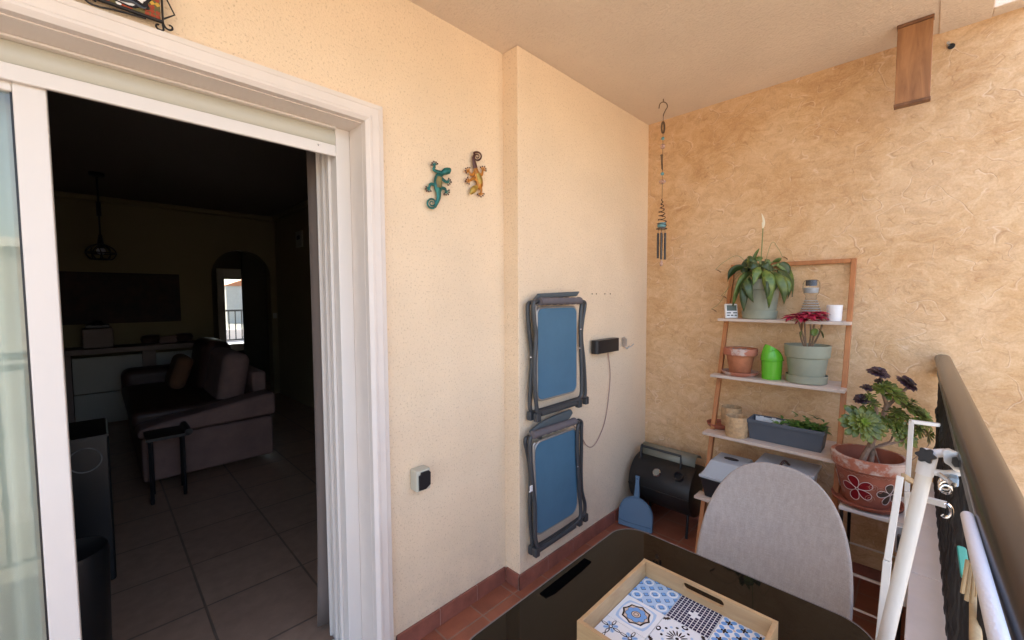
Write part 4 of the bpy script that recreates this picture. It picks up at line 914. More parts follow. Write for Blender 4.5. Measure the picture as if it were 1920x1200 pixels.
# --- fourth shelf
z = SH[3][0]+.0005
t = thing('storage_box', 'black storage box with a clear domed lid on the lowest shelf', 'storage box', (2.36, .75, z))
m = MB(); bx0, bx1, by0, by1 = 2.262, 2.50, .60, .838
m.add([(bx0+.02, by0+.02, z), (bx1-.02, by0+.02, z), (bx1-.02, by1-.02, z), (bx0+.02, by1-.02, z), (bx0, by0, z+.105), (bx1, by0, z+.105), (bx1, by1, z+.105), (bx0, by1, z+.105)], [(3, 2, 1, 0), (4, 5, 6, 7), (0, 1, 5, 4), (1, 2, 6, 5), (2, 3, 7, 6), (3, 0, 4, 7)]); m.build('box_body', 'black', t, bevel=.005)
m = MB(); m.box((bx0-.006, by0-.006, z+.106), (bx1+.006, by1+.006, z+.122)); m.add([(bx0+.004, by0+.004, z+.122), (bx1-.004, by0+.004, z+.122), (bx1-.004, by1-.004, z+.122), (bx0+.004, by1-.004, z+.122), (bx0+.04, by0+.04, z+.20), (bx1-.04, by0+.04, z+.20), (bx1-.04, by1-.04, z+.20), (bx0+.04, by1-.04, z+.20)], [(4, 5, 6, 7), (0, 1, 5, 4), (1, 2, 6, 5), (2, 3, 7, 6), (3, 0, 4, 7)]); m.build('lid', 'frost', t, bevel=.006)
m = MB(); m.lathe([(.0, .0), (.030, 0), (.030, .003), (.02, .004), (0, .004)], ((bx0+bx1)/2, (by0+by1)/2, z+.2005), 24, sx=.6, sy=1.2); m.build('vent', 'black', t)
p = Vector((2.42, .47, z)); t = thing('plastic_tub', 'frosted white plastic tub beside the clear lidded box on the lowest shelf', 'tub', p)
m = MB(); m.add([(2.35, .375, z), (2.49, .375, z), (2.49, .565, z), (2.35, .565, z), (2.335, .355, z+.22), (2.505, .355, z+.22), (2.505, .585, z+.22), (2.335, .585, z+.22)], [(3, 2, 1, 0), (4, 5, 6, 7), (0, 1, 5, 4), (1, 2, 6, 5), (2, 3, 7, 6), (3, 0, 4, 7)]); m.build('tub_body', 'frost', t, bevel=.006)
m = MB(); m.box((2.325, .345, z+.221), (2.515, .595, z+.236)); m.build('lid', 'frost', t, bevel=.004); m = MB(); m.tube(smooth_path([(2.35, .49, z+.237), (2.37, .475, z+.262), (2.40, .46, z+.237)], 5), .006, 8); m.build('handle', 'sofa_dk', t)
# ================================================================== AEONIUM AND STAND
t = thing('plant_stand', 'low white metal plant stand under the flower-painted pot', 'plant stand', (2.38, .17, 0))
sx0, sx1, sy0, sy1 = 2.27, 2.58, .03, .248
m = MB(); m.box((sx0, sy0, .524), (sx1, sy1, .540)); m.build('stand_top', 'white_paint', t, bevel=.003)
for x, y in ((sx0+.01, sy0+.01), (sx0+.01, sy1-.01), (sx1-.01, sy0+.01), (sx1-.01, sy1-.01)): MB().tube([(x, y, 0), (x, y, .5235)], .007, 8).build('leg', 'blackmetal', t)
for z in (.25, .10):
    for xx in (sx0+.01, sx1-.01): MB().tube([(xx, sy0+.01, z), (xx, sy1-.01, z)], .005, 8).build('rung', 'white_paint', t)
pc = Vector((2.385, .163, .5405))
t = thing('aeonium_plant', 'aeonium with green and purple-black rosettes in a flower-painted clay pot', 'potted plant', pc)
m = MB(); m.lathe([(.095, 0), (.120, .010), (.127, .024), (.120, .025), (.110, .012), (0, .010)], pc, 44); m.build('saucer', 'brickpot', t)
PR = lambda z: .082+(z-.012)*(.118-.082)/.158          # wall radius
m = MB(); m.lathe([(.078, .012), (.082, .014), (PR(.165), .165), (.128, .172), (.134, .215), (.130, .222), (.118, .222), (.114, .205), (.106, .11), (0, .105)], pc, 56); pt = m.build('pot', 'brickpot', t)
m = MB(); m.lathe([(.1283, .1725), (.1345, .213), (.1315, .2228), (.117, .2232)], pc, 56, cap=False); m.build('pot_rim', 'oldterra', t)
m = MB(); m.lathe([(.107, .125), (.06, .128), (0, .13)], pc, 28); m.build('soil', 'soil', t)
# painted flowers wrapped on the pot wall
def onpot(a, h, o=.0012): r_ = PR(h)+o; return pc+Vector((cos(a)*r_, sin(a)*r_, h))
a_c = radians(-195)
m = MB(); 
def pflower(ac, hc, s=1.0, mi=0):
    for k in range(5):
        ph = pi/2+.3+2*pi*k/5; L = .026*s
        cu, cv = cos(ph)*L*.95, sin(ph)*L*.95; pts = []
        for j in range(20):
            b = 2*pi*j/20; x = cos(b)*.021*s; y = sin(b)*.0135*s*(1+.35*cos(b))
            pts.append((cu+x*cos(ph)-y*sin(ph), cv+x*sin(ph)+y*cos(ph)))
        P3 = [onpot(ac+u_/.10, hc+v_, .0016) for u_, v_ in pts]; cen = onpot(ac+cu/.10, hc+cv, .0020)
        m.add(P3+[cen], [(j, (j+1) % 20, 20) for j in range(20)], True, mi=mi)
        m.tube([onpot(ac+u_/.10, hc+v_, .0020) for u_, v_ in pts], .0013, 5, closed=True, mi=1)
pflower(a_c, .090, 1.25); pflower(a_c+1.15, .085, 1.1, 2); pflower(a_c-1.5, .09, 1.1, 0)
for ac, hc, s in ((a_c+.50, .110, 1), (a_c+.42, .055, 1.2), (a_c-.75, .05, 1), (a_c-.62, .12, .9), (a_c+.75, .10, .9)):
    m.tube([onpot(ac+s*.016*(1-i/22)*cos(i*.6)/.1, hc+s*.016*(1-i/22)*sin(i*.6), .0015) for i in range(21)], .0011, 5, mi=3)
m.tube([onpot(2*pi*i/160, .158+.0035*sin(i*1.6), .0015) for i in range(160)], .0008, 5, closed=True, mi=3)
m.build('painted_flowers', ['petal', 'pline', 'pdark', 'pline2'], t)
pb = pc+ZV*.17; m = MB()
def br(pts, r0_, r1_):
    q = smooth_path([pb+UR*a+ZV*b+F_*c for a, b, c in pts], 5); k = len(q)
    m.tube(q, [r0_+(r1_-r0_)*i/(k-1)+.0007*sin(i*2.3) for i in range(k)], 8); return q[-1], (q[-1]-q[-3]).normalized()
zp = lambda x, y: ((1540+x/4.616-1626)/(780/1.80), -(640+y/4.616-868)/(780/1.80))   # zoom pixels -> metres from the pot mouth
def P4(x, y, f=0): a, b = zp(x, y); return (a, b, f)
b1 = br([(-.03, -.05, 0), P4(335, 1030), P4(450, 780), P4(510, 550, .01), P4(520, 500, .01)], .013, .009)
b2 = br([P4(520, 500, .01), P4(485, 400, .01), P4(455, 260, .01)], .008, .006)
b3 = br([P4(525, 520, .01), P4(610, 430, .01), P4(685, 340, .02)], .008, .006)
b4 = br([(.0, -.05, 0), P4(430, 960), P4(470, 820, -.02), P4(560, 700, -.03), P4(620, 640, -.03)], .010, .006)
b5 = br([P4(430, 830), P4(420, 620, .02), P4(390, 500, .03), P4(310, 465, .03)], .006, .004)
b6 = br([P4(440, 760), P4(430, 560, 0), P4(400, 440, 0), P4(345, 370, 0)], .006, .004)
b7 = br([P4(400, 900), P4(370, 780, .03), P4(310, 700, .05)], .006, .005)
b8 = br([P4(440, 900, -.01), P4(520, 850, .02), P4(620, 800, .04), P4(660, 770, .04)], .006, .004)
b9 = br([P4(600, 660, -.03), P4(720, 640, 0), P4(780, 620, .02)], .006, .004)
br([P4(460, 960), P4(430, 900, .01), P4(470, 1040, .02)], .003, .002)
br([P4(480, 870), P4(560, 830, .01), P4(600, 790)], .004, .003)
br([P4(680, 1040, .02), P4(800, 920, .03), P4(870, 840, .03)], .0015, .001)
m.build('stem', 'trunk', t)
random.seed(4)
def rosette(name, c, nrm, R_, nl, mats, rings=3, w=.31, up0=.0):
    c = pb+UR*c[0]+ZV*c[1]+F_*c[2]; nrm = Vector(nrm).normalized(); a1 = nrm.orthogonal().normalized(); a2 = nrm.cross(a1); q = MB()
    for rg in range(rings):
        f = 1-rg/(rings+.3); el = up0+(1.1-up0)*(rg/rings)
        k_ = max(5, int(nl*(.6+.4*f)))
        for k in range(k_):
            a = 2*pi*(k+rg*.5)/k_+random.uniform(-.12, .12); dr = (a1*cos(a)+a2*sin(a))*cos(el)+nrm*sin(el); sd = (-a1*sin(a)+a2*cos(a))
            L = R_*f*random.uniform(.88, 1.08)
            q.leaf(c+nrm*(.004*rg), dr, L, L*w*(1 if rg < 2 else .8), random.uniform(.0, .3), fold=.15, shape='spoon', side=-sd, n=6, mi=1 if rg >= rings-1 and len(mats) > 1 else 0)
    q.build(name, mats, t, solid=.0010)
VW = F_*1.0
G = [((610, 700), (F_*.7+ZV*.4), .05, 11, 3), ((760, 700), (F_*.6+ZV*.3+UR*.4), .05, 11, 3), ((560, 660), (F_*.5+ZV*.6), .045, 10, 3), ((700, 480), (F_*.3+ZV+UR*.4), .04, 9, 3), ((480, 640), (F_*.5+ZV*.5), .04, 9, 3), ((280, 650), (F_+ZV*.5-UR*.25), .088, 16, 4), ((520, 390), (F_*.5+ZV*.9+UR*.1), .070, 13, 3), ((445, 340), (F_*.2+ZV*.9-UR*.5), .055, 10, 3), ((650, 510), (F_*.5+ZV*.8+UR*.4), .055, 12, 3), ((790, 605), (F_*.8+ZV*.5+UR*.3), .062, 13, 4),
     ((660, 775), (F_*.9+ZV*.3+UR*.1), .062, 13, 3), ((850, 755), (F_*.5+ZV*.1+UR*.8), .048, 10, 3), ((560, 560), (F_*.3+ZV*.9), .048, 10, 3), ((420, 720), (F_*.6+ZV*-.1), .050, 10, 3), ((350, 480), (F_*.4+ZV*.9-UR*.2), .038, 9, 3), ((600, 600), (ZV+F_*.2), .05, 10, 3), ((700, 690), (F_*.2+ZV*.7+UR*.3), .045, 10, 3), ((740, 540), (F_*.2+ZV+UR*.5), .04, 9, 2), ((330, 420), (F_*.2+ZV-UR*.5), .03, 8, 2)]
for (x, y), nn, R_, nl, rg in G: rosette('green_rosette', (*zp(x, y), .03), nn, R_, nl, ['aeo', 'aeo_y'] if R_ > .059 else ['aeo'], rg)
for (x, y), nn, R_, nl in [((435, 215), (ZV+F_*.5), .042, 14), ((685, 305), (F_*.6+ZV*.8+UR*.3), .045, 14), ((335, 350), (ZV+F_*.3), .026, 10), ((290, 448), (ZV*.9+F_*.3-UR*.5), .032, 12), ((440, 297), (ZV+F_*.4), .020, 8)]:
    rosette('dark_rosette', (*zp(x, y), .012), nn, R_, nl, ['aeo_dk'], 3, w=.5, up0=-.1)
# ================================================================== DUSTPAN, BARBECUE
t = thing('dustpan', 'blue grey plastic dustpan standing against the skirting in the corner', 'dustpan', (2.42, 1.24, .002))
# local frame: width along wv, lean back along lv
pl = Vector((2.335, 1.365, .004)); pr_ = Vector((2.375, 1.155, .004)); wv = (pr_-pl); W_ = wv.length; wv.normalize()
nb = Vector((-wv.y, wv.x, 0)); nb = nb if nb.x > 0 else -nb; lv = (ZV+nb*.12).normalized(); nf = wv.cross(lv); nf = nf if nf.x < 0 else -nf
def dp(u, v, o=0): return pl+wv*(u*W_)+lv*v+nf*o
H_ = .20
out = [(0, 0), (1, 0), (1.0, H_*.45)]+[(.5+.5*cos(a), H_*.45+H_*.50*sin(a)) for a in [pi*k/16 for k in range(1, 16)]]+[(0, H_*.45)]
m = MB(); m.prism([dp(u, v) for u, v in out], nf*.022, smooth=False); m.build('pan', 'dust', t, bevel=.004)
m = MB(); ins = [(.06+.88*u, .034+.86*v) for u, v in out]; m.tube([dp(u, v, .023) for u, v in ins[2:]], .0022, 6); m.build('rim_line', 'dust', t)
m = MB(); m.tube(smooth_path([dp(.03, .036, .0225), dp(.3, .028, .0225), dp(.97, .030, .0225)], 5), .0016, 5); m.build('lip_line', 'dust_dk', t)
m = MB(); m.prism([dp(u, v, .002) for u, v in ((.42, H_*.93), (.60, H_*.93), (.56, H_+.09), (.57, H_+.125), (.44, H_+.125), (.455, H_+.09))], nf*.016); m.build('handle', 'dust', t, bevel=.004)
m = MB(); m.lathe([(.006, 0), (.005, .0006), (0, .0008)], dp(.507, H_+.108, .0183), 12, axis=nf); m.build('hanging_hole', 'dust_dk', t)
# barbecue: barrel along y
t = thing('barrel_barbecue', 'black barrel barbecue with lid thermometer standing in the corner', 'barbecue', (2.56, 1.13, 0))
bcx, bcz, bR = 2.575, .262, .156; ya, yb = .955, 1.352
m = MB(); m.lathe([(0, 0), (bR-.012, 0), (bR-.002, .004), (bR, .012), (bR, yb-ya-.012), (bR-.002, yb-ya-.004), (bR-.012, yb-ya), (0, yb-ya)], (bcx, ya, bcz), 48, axis=(0, 1, 0)); m.build('barrel', 'bbq', t)
m = MB(); m.tube([(bcx-bR-.001, ya+.004, bcz-.01), (bcx-bR-.001, yb-.004, bcz-.01)], .004, 6); m.build('lid_seam', 'bbq', t)
m = MB(); dn = Vector((-.80, 0, .60)); pp_ = Vector((bcx, 1.17, bcz))+dn*bR
m.lathe([(.0, .0), (.024, 0), (.026, .006), (.022, .012), (.020, .010), (0, .010)], pp_, 24, axis=dn); m.build('thermometer', 'chrome', t)
m = MB(); m.lathe([(.0195, .0105), (0, .0108)], pp_, 20, axis=dn); m.build('dial', 'bbq_grey', t)
m = MB(); hd = Vector((-.45, 0, .89)); A_ = Vector((bcx, 0, bcz))+Vector((-.055, 0, bR+.058))
m.tube(smooth_path([(bcx-.066, 1.31, bcz+.135), A_+Vector((0, 1.31, 0)), A_+Vector((0, 1.30, 0))], 3)+[A_+Vector((0, 1.05, 0)), Vector((bcx-.066, 1.045, bcz+.135))], .008, 8); m.build('lid_handle', 'black', t)
m = MB(); m.grid(lambda u, v: Vector((bcx+.03+.055*cos(pi*(.15+.95*u)), .975+.36*v, bcz+bR+.0+.055*sin(pi*(.15+.95*u)))), 14, 2); m.build('warming_cover', 'bbq_grey', t, solid=.004)
m = MB(); m.lathe([(.028, 0), (.028, .05), (.024, .05), (.024, 0)], Vector((bcx, 1.03, bcz))+Vector((-.75, 0, .66))*(bR-.02), 20, axis=(-.75, 0, .66)); m.build('air_vent', 'black', t)
for x, y in ((bcx-.09, .985), (bcx+.09, .985), (bcx-.09, 1.325), (bcx+.09, 1.325)): MB().tube([(x+(.02 if x > bcx else -.02), y, 0), (x, y, bcz-.09)], .008, 8).build('leg', 'black', t)
# ================================================================== TABLE
TX0, TX1, TY0, TY1 = .468, 1.165, .045, .665
t = thing('garden_table', 'black glass topped garden table with rounded corners', 'table', (.82, .36, 0))
m = MB(); m.prism([(x, y, .733) for x, y in rrect(TX0+.005, TY0+.005, TX1-.005, TY1-.005, .075, 12)], (0, 0, .0065)); m.build('glass_top', 'table_glass', t)
m = MB(); O = rrect(TX0, TY0, TX1, TY1, .08, 12); I = rrect(TX0+.0055, TY0+.0055, TX1-.0055, TY1-.0055, .0745, 12); n = len(O)
V = [(*p_, .715) for p_ in O]+[(*p_, .7375) for p_ in O]+[((a[0]*.5+b[0]*.5), (a[1]*.5+b[1]*.5), .7405) for a, b in zip(O, I)]+[(*p_, .7400) for p_ in I]+[(*p_, .715) for p_ in I]
m.add(V, [(k*n+i, k*n+(i+1) % n, ((k+1) % 5)*n+(i+1) % n, ((k+1) % 5)*n+i) for k in range(5) for i in range(n)], True); m.build('rim', 'table_rim', t)
for x, y in ((TX0+.06, TY0+.06), (TX1-.06, TY0+.06), (TX0+.06, TY1-.06), (TX1-.06, TY1-.06)): MB().tube([(x, y, .0), (x, y, .725)], .014, 12).build('leg', 'table_rim', t)
m = MB(); A_ = at(1012, 1113, 'z', .7402); B_ = at(1096, 1047, 'z', .7402); m.prism([A_, B_, B_+Vector((.0, -.022, 0)), B_+Vector((-.05, -.026, 0)), A_+Vector((.03, -.026, 0)), A_+Vector((0, -.020, 0))], (0, 0, .0012)); m.build('edge_strip', mat('dead_black', (.002, .002, .002), .9, spec=0), t)
# ================================================================== TRAY
ZT = .7405; tx0, tx1, ty0, ty1 = .679, .969, .196, .493
t = thing('serving_tray', 'wooden serving tray lined with blue patterned tiles on the table', 'tray', ((tx0+tx1)/2, (ty0+ty1)/2, ZT))
MB().box((tx0+.009, ty0+.009, ZT), (tx1-.009, ty1-.009, ZT+.007)).build('base', 'tray', t)
hh = .049; th_ = .0085
def slot_side(x0, x1, yc0, yc1):
    """side along y with a rounded slot handle"""
    q = MB(); c = (yc0+yc1)/2; hw, hz = .046, .0085; zc = ZT+.034
    outer = [(yc0, ZT), (yc1, ZT), (yc1, ZT+hh), (yc0, ZT+hh)]
    slot = [(c+hw-hz+hz*cos(a), zc+hz*sin(a)) for a in [-pi/2+pi*k/8 for k in range(9)]]+[(c-hw+hz+hz*cos(a), zc+hz*sin(a)) for a in [pi/2+pi*k/8 for k in range(9)]]
    # quads between slot and box: split in bottom, top, left, right polygons
    s = slot; polys = [[(yc0, ZT), (yc1, ZT)]+[(yc1, zc)]+[s[4]]+s[3::-1]+s[17:12:-1]+[(yc0, zc)], [(yc1, zc), (yc1, ZT+hh), (yc0, ZT+hh), (yc0, zc)]+[s[13]]+s[12:8:-1]+s[8:3:-1]]
    for P_ in polys:
        q.face([(x0, y, z) for y, z in P_][::-1]); q.face([(x1, y, z) for y, z in P_])
    n = len(s)
    q.add([(x0, y, z) for y, z in s]+[(x1, y, z) for y, z in s], [(i, (i+1) % n, n+(i+1) % n, n+i) for i in range(n)])
    q.add([(x0, y, z) for y, z in outer]+[(x1, y, z) for y, z in outer], [(i, (i+1) % 4, 4+(i+1) % 4, 4+i) for i in range(4)])
    return q
slot_side(tx1-th_, tx1, ty0, ty1).build('side_board', 'tray', t); slot_side(tx0, tx0+th_, ty0, ty1).build('side_board', 'tray', t)
MB().box((tx0+th_+.0002, ty0, ZT), (tx1-th_-.0002, ty0+th_, ZT+hh)).build('side_board', 'tray', t, bevel=.001)
MB().box((tx0+th_+.0002, ty1-th_, ZT), (tx1-th_-.0002, ty1, ZT+hh)).build('side_board', 'tray', t, bevel=.001)
TM = ['tile_w', 't_lb', 't_b', 't_n', 't_bk', 't_p']
ZTI = ZT+.0105; ts = .0915; gx = (tx1-tx0-2*th_-.002)/3; gy = (ty1-ty0-2*th_-.002)/3
def tile_at(i, j):   # i: 0 = far (x max); j: 0 = left (y max)
    return tx1-th_-.001-(i+.5)*gx, ty1-th_-.001-(j+.5)*gy
def tile(i, j, pat):
    cx_, cy_ = tile_at(i, j); q = MB(); hx, hy = gx/2-.0007, gy/2-.0007
    q.box((cx_-hx, cy_-hy, ZT+.0072), (cx_+hx, cy_+hy, ZTI), mi=pat.get('bg', 0))
    def pl_(pts, mi, lv_=1):
        zz_ = ZTI+.00022*lv_; P_ = []
        for u, v in pts: P_.append((cx_+max(-1, min(1, u))*hx*.995, cy_+max(-1, min(1, v))*hy*.995, zz_))
        q.prism([(a, b, ZTI-.0001) for a, b, _ in P_], (0, 0, zz_-ZTI+.0001), mi=mi)
    def ring(c, r1, r2, mi, lv_=1, n=24, f=lambda a: 1):
        for k in range(n):
            a, b = 2*pi*k/n, 2*pi*(k+1)/n
            pl_([(c[0]+r1*f(a)*cos(a), c[1]+r1*f(a)*sin(a)), (c[0]+r2*f(a)*cos(a), c[1]+r2*f(a)*sin(a)), (c[0]+r2*f(b)*cos(b), c[1]+r2*f(b)*sin(b)), (c[0]+r1*f(b)*cos(b), c[1]+r1*f(b)*sin(b))], mi, lv_)
    def disc(c, r, mi, lv_=1, n=24, f=lambda a: 1): pl_([(c[0]+r*f(2*pi*k/n)*cos(2*pi*k/n), c[1]+r*f(2*pi*k/n)*sin(2*pi*k/n)) for k in range(n)], mi, lv_)
    def petal(c, a, r0, r1, w_, mi, lv_=1, n=10):
        pts = []
        for k in range(2*n):
            s_ = 2*pi*k/(2*n); u = (r0+r1)/2+(r1-r0)/2*cos(s_); v = w_*sin(s_); pts.append((c[0]+u*cos(a)-v*sin(a), c[1]+u*sin(a)+v*cos(a)))
        pl_(pts, mi, lv_)
    k_ = pat['k']
    if k_ == 'stars':
        for a in range(-1, 3):
            for b in range(-1, 3):
                for off in (0, 1):
                    c = (-.66+a*.66+off*.33, -.66+b*.66+off*.33)
                    if max(abs(c[0]), abs(c[1])) > 1.02: continue
                    if off == 0 and (a+b) % 1 == 0: ring(c, .20, .27, 0, 1, 16) if off == 0 and (a+b) % 2 == 0 else None
                    disc(c, .155, 4, 2, 24, lambda t_: 1-.30*abs(sin(2*t_))); disc(c, .13, 2, 3, 24, lambda t_: 1-.30*abs(sin(2*t_)))
    elif k_ == 'medal':
        disc((0, 0), 1.02, 1, 1, 32, lambda t_: 1-.2*abs(cos(2*t_))); disc((0, 0), .86, 0, 2, 32, lambda t_: 1-.14*abs(cos(2*t_)))
        ring((0, 0), .62, .72, 4, 3, 48, lambda t_: 1-.13*abs(sin(4*t_))); disc((0, 0), .62, 5, 3, 48, lambda t_: 1-.13*abs(sin(4*t_)))
        for k in range(8): a = 2*pi*(k+.5)/8; disc((.34*cos(a), .34*sin(a)), .185, 4, 4, 16); disc((.34*cos(a), .34*sin(a)), .165, 2, 5, 16)
        disc((0, 0), .34, 2, 6, 24); ring((0, 0), .20, .23, 4, 7, 16); disc((0, 0), .20, 5, 7, 16); ring((0, 0), .10, .13, 4, 8, 12)
    elif k_ == 'lattice':
        N = 11
        for a in range(N):
            for b in range(N):
                if abs(a-5)+abs(b-5) < 1.5: continue
                u = -1+(a+.5)*2/N; v = -1+(b+.5)*2/N; pl_([(u-.074, v-.074), (u+.074, v-.074), (u+.074, v+.074), (u-.074, v+.074)], 3, 1)
    elif k_ == 'crosses':
        for a in range(3):
            for b in range(3):
                c = (-.66+a*.66, -.66+b*.66)
                for k in range(4): petal(c, pi/2*k+pi/4, .10, .38, .11, 2, 1)
                for k in range(4): petal(c, pi/2*k, .0, .17, .045, 4, 2)
                disc((c[0]+.33, c[1]+.33), .06, 5, 2, 8)
    elif k_ == 'flower':
        for c in ((-.5, -.5), (.5, .5), (.5, -.5), (-.5, .5)):
            for k in range(4): petal(c, pi/2*k+pi/4, .0, .36, .13, 1, 1)
            for k in range(8): petal(c, 2*pi*k/8, .12, .50 if k % 2 == 0 else .36, .075 if k % 2 == 0 else .03, 4 if k % 2 == 0 else 2, 2)
            for k in range(4): petal(c, pi/2*k, .20, .45, .038, 0, 3)
            disc(c, .10, 4, 4, 12); disc(c, .06, 0, 5, 10)
    elif k_ == 'burst':
        for k in range(16): petal((0, 0), 2*pi*k/16, .16, .50, .035, 4, 1)
        disc((0, 0), .08, 4, 1, 12)
        for k in range(16): a = 2*pi*k/16; petal((0, 0), a, .62, .74, .07, 4 if k % 2 else 1, 1)
        for sx in (-1, 1):
            for sy in (-1, 1):
                for k in range(7): petal((sx, sy), (pi if sx > 0 else 0)+sx*sy*(k-.5)*.3*(1 if True else 0), .12, .30, .03, 4, 2)
        for k in range(4): petal((0, 0), pi/2*k, .78, .99, .16, 4, 2); petal((0, 0), pi/2*k, .84, .96, .07, 0, 3)
    q.build('patterned_tile', TM, t)
pats = {(0, 0): dict(k='stars', bg=1), (0, 1): dict(k='lattice'), (0, 2): dict(k='crosses'), (1, 0): dict(k='medal'), (1, 1): dict(k='burst'), (1, 2): dict(k='stars', bg=1), (2, 0): dict(k='flower'), (2, 1): dict(k='medal'), (2, 2): dict(k='lattice')}
for (i, j), p_ in pats.items(): tile(i, j, p_)
# ================================================================== DINING CHAIR
t = thing('upholstered_chair', 'warm grey fabric shell chair with a rounded back behind the table', 'chair', (1.45, .36, 0))
CY = .342
def shell(u, v, o=0):
    # v: 0 bottom of back, 1 top ; u -1..1
    z = .44+(.895-.44)*v
    hw = .235*(1 if v < .35 else sqrt(max(0, 1-((v-.35)/.652)**2.5)))*(1.0-.06*(1-v)) 
    x = 1.515+.135*v**1.3-.035*(abs(u)**2)*(1-v*.5)
    return Vector((x+o, CY+u*hw, z))
NU, NV = 30, 40
m = MB(); HW, ZC0, HT, HB, NE = .219, .52, .358, .13, 2.5
def bkp(y, z):
    v = (z-.42)/.46; u = (y-CY)/HW; return Vector((1.50+.15*max(0, v)**1.2-.04*u*u*(1-.4*v), y, z))
NR, NA = 16, 72; vs = [bkp(CY, ZC0)]; fs = []
for k in range(1, NR+1):
    r_ = (k/NR)**.85
    for j in range(NA):
        a = 2*pi*j/NA; ca, sa = cos(a), sin(a); yy = math.copysign(abs(ca)**(2/NE), ca)*HW*r_; zz_ = math.copysign(abs(sa)**(2/NE), sa)*(HT if sa > 0 else HB)*r_
        vs.append(bkp(CY+yy*(1-.05*max(0, -sa)), ZC0+zz_))
fs = [(0, 1+(j+1) % NA, 1+j) for j in range(NA)]
for k in range(NR-1):
    for j in range(NA): fs.append((1+k*NA+j, 1+k*NA+(j+1) % NA, 1+(k+1)*NA+(j+1) % NA, 1+(k+1)*NA+j))
m.add(vs, fs, True)
bk = m.build('backrest', 'chairfab', t, solid=.018)
bk.modifiers['solid'].offset = 0; bv = bk.modifiers.new('bevel', 'BEVEL'); bv.width = .0088; bv.segments = 4; bv.limit_method = 'ANGLE'; bv.angle_limit = radians(50)
m = MB(); m.prism([(x, y, .43) for x, y in rrect(1.20, CY-.22, 1.545, CY+.22, .09, 8)], (0, 0, .055), smooth=True); m.build('seat', 'chairfab', t, bevel=.02, bseg=4)
for x, y, dx, dy_ in ((1.25, CY-.16, -.05, -.04), (1.25, CY+.16, -.05, .04), (1.49, CY-.16, .06, -.04), (1.49, CY+.16, .06, .04)): MB().tube([(x+dx, y+dy_, 0), (x, y, .43)], [.010, .014], 10).build('leg', 'ladder_wood', t)
# ================================================================== RAILING
t = thing('balcony_railing', 'dark brown tubular handrail over a row of black iron balusters', 'railing', (1, -.075, .59))
RYF = lambda x: -.083+(x-.6)*.0125
RZ = 1.168
m = MB(); prof = rrect(-.0265, -.021, .0265, .021, .0195, 8); n = len(prof)
m.add([(-1.6, RYF(-1.6)+a, RZ+b) for a, b in prof]+[(XB-.001, RYF(XB)+a, RZ+b) for a, b in prof], [(i, (i+1) % n, n+(i+1) % n, n+i) for i in range(n)]+[list(range(n))[::-1], list(range(n, 2*n))], True); m.build('handrail', 'railing', t)
def rbox(mm, x0, x1, dy0, dy1, z0, z1):
    mm.add([(x0, RYF(x0)+dy0, z0), (x1, RYF(x1)+dy0, z0), (x1, RYF(x1)+dy1, z0), (x0, RYF(x0)+dy1, z0), (x0, RYF(x0)+dy0, z1), (x1, RYF(x1)+dy0, z1), (x1, RYF(x1)+dy1, z1), (x0, RYF(x0)+dy1, z1)], [(0, 3, 2, 1), (4, 5, 6, 7), (0, 1, 5, 4), (1, 2, 6, 5), (2, 3, 7, 6), (3, 0, 4, 7)])
m = MB(); rbox(m, -1.6, XB-.002, -.004, .016, 1.092, 1.128); m.build('flat_bar', 'bar_grey', t, bevel=.002)
x = -1.5
while x < XB: m = MB(); rbox(m, x, x+.02, -.006, .006, 1.1285, 1.152); m.build('bracket', 'bar_grey', t); x += .62
x = -1.55; random.seed(12)
while x < XB-.02:
    m = MB(); zb = .60 if x > 1.0 else .07; c_ = Vector((x, RYF(x)+.004, 0))
    m.tube([c_+ZV*(zb+(1.0925-zb)*k/30) for k in range(31)], [.0075+.0022*abs(sin(k*1.3))+(.006 if k in (9, 10, 20, 21) else 0) for k in range(31)], 8); m.build('baluster', 'blackmetal', t); x += .098
m = MB(); rbox(m, 1.0, XB-.002, -.006, .010, .602, .622); rbox(m, -1.6, .9999, -.006, .010, .06, .08); m.build('bottom_bar', 'blackmetal', t)
# ================================================================== PARASOL ARM (white tube with black star knob)
kn = Vector((1.285, -.012, 1.105))
t = thing('folded_awning_arm', 'white tube with a black star knob clamped to the railing', 'awning arm', (1.22, .11, 0))
b_ = Vector((1.20, .125, .015)); dirr = (b_-kn).normalized()
m = MB(); m.tube([kn+dirr*.040, b_], [.0135, .0145], 24); m.build('tube', 'whitetube', t)
m = MB(); m.tube([kn-dirr*.016, kn-dirr*.010, kn+dirr*.0, kn+dirr*.041], [.010, .014, .0155, .0150], 24); m.build('end_cap', 'cup', t)
fdir = (Vector((-1, .25, .35))).normalized(); a1 = fdir.cross(ZV).normalized(); a2 = a1.cross(fdir)
m = MB(); kc = kn+fdir*.013; star = []
for k in range(48): a = 2*pi*k/48; r_ = .0148+.0026*cos(6*a); star.append(kc+a1*r_*cos(a)+a2*r_*sin(a))
m.prism(star, fdir*.011, smooth=True); m.build('star_knob', 'black', t, bevel=.003)
m = MB(); e1 = Vector((1.30, -.055, 1.100))
m.tube(smooth_path([kn+Vector((.0, -.006, .008)), kn+Vector((.010, -.03, .012)), kn+Vector((.0, -.055, .0))], 5), .009, 12); m.tube(smooth_path([kn+dirr*.032+Vector((0, -.008, 0)), kn+dirr*.036+Vector((0, -.03, .006)), kn+dirr*.026+Vector((0, -.055, 0.006))], 5), .007, 12)
m.build('clamp_arm', 'cup', t)
m = MB(); cc_ = kn+Vector((-.02, -.028, -.062))
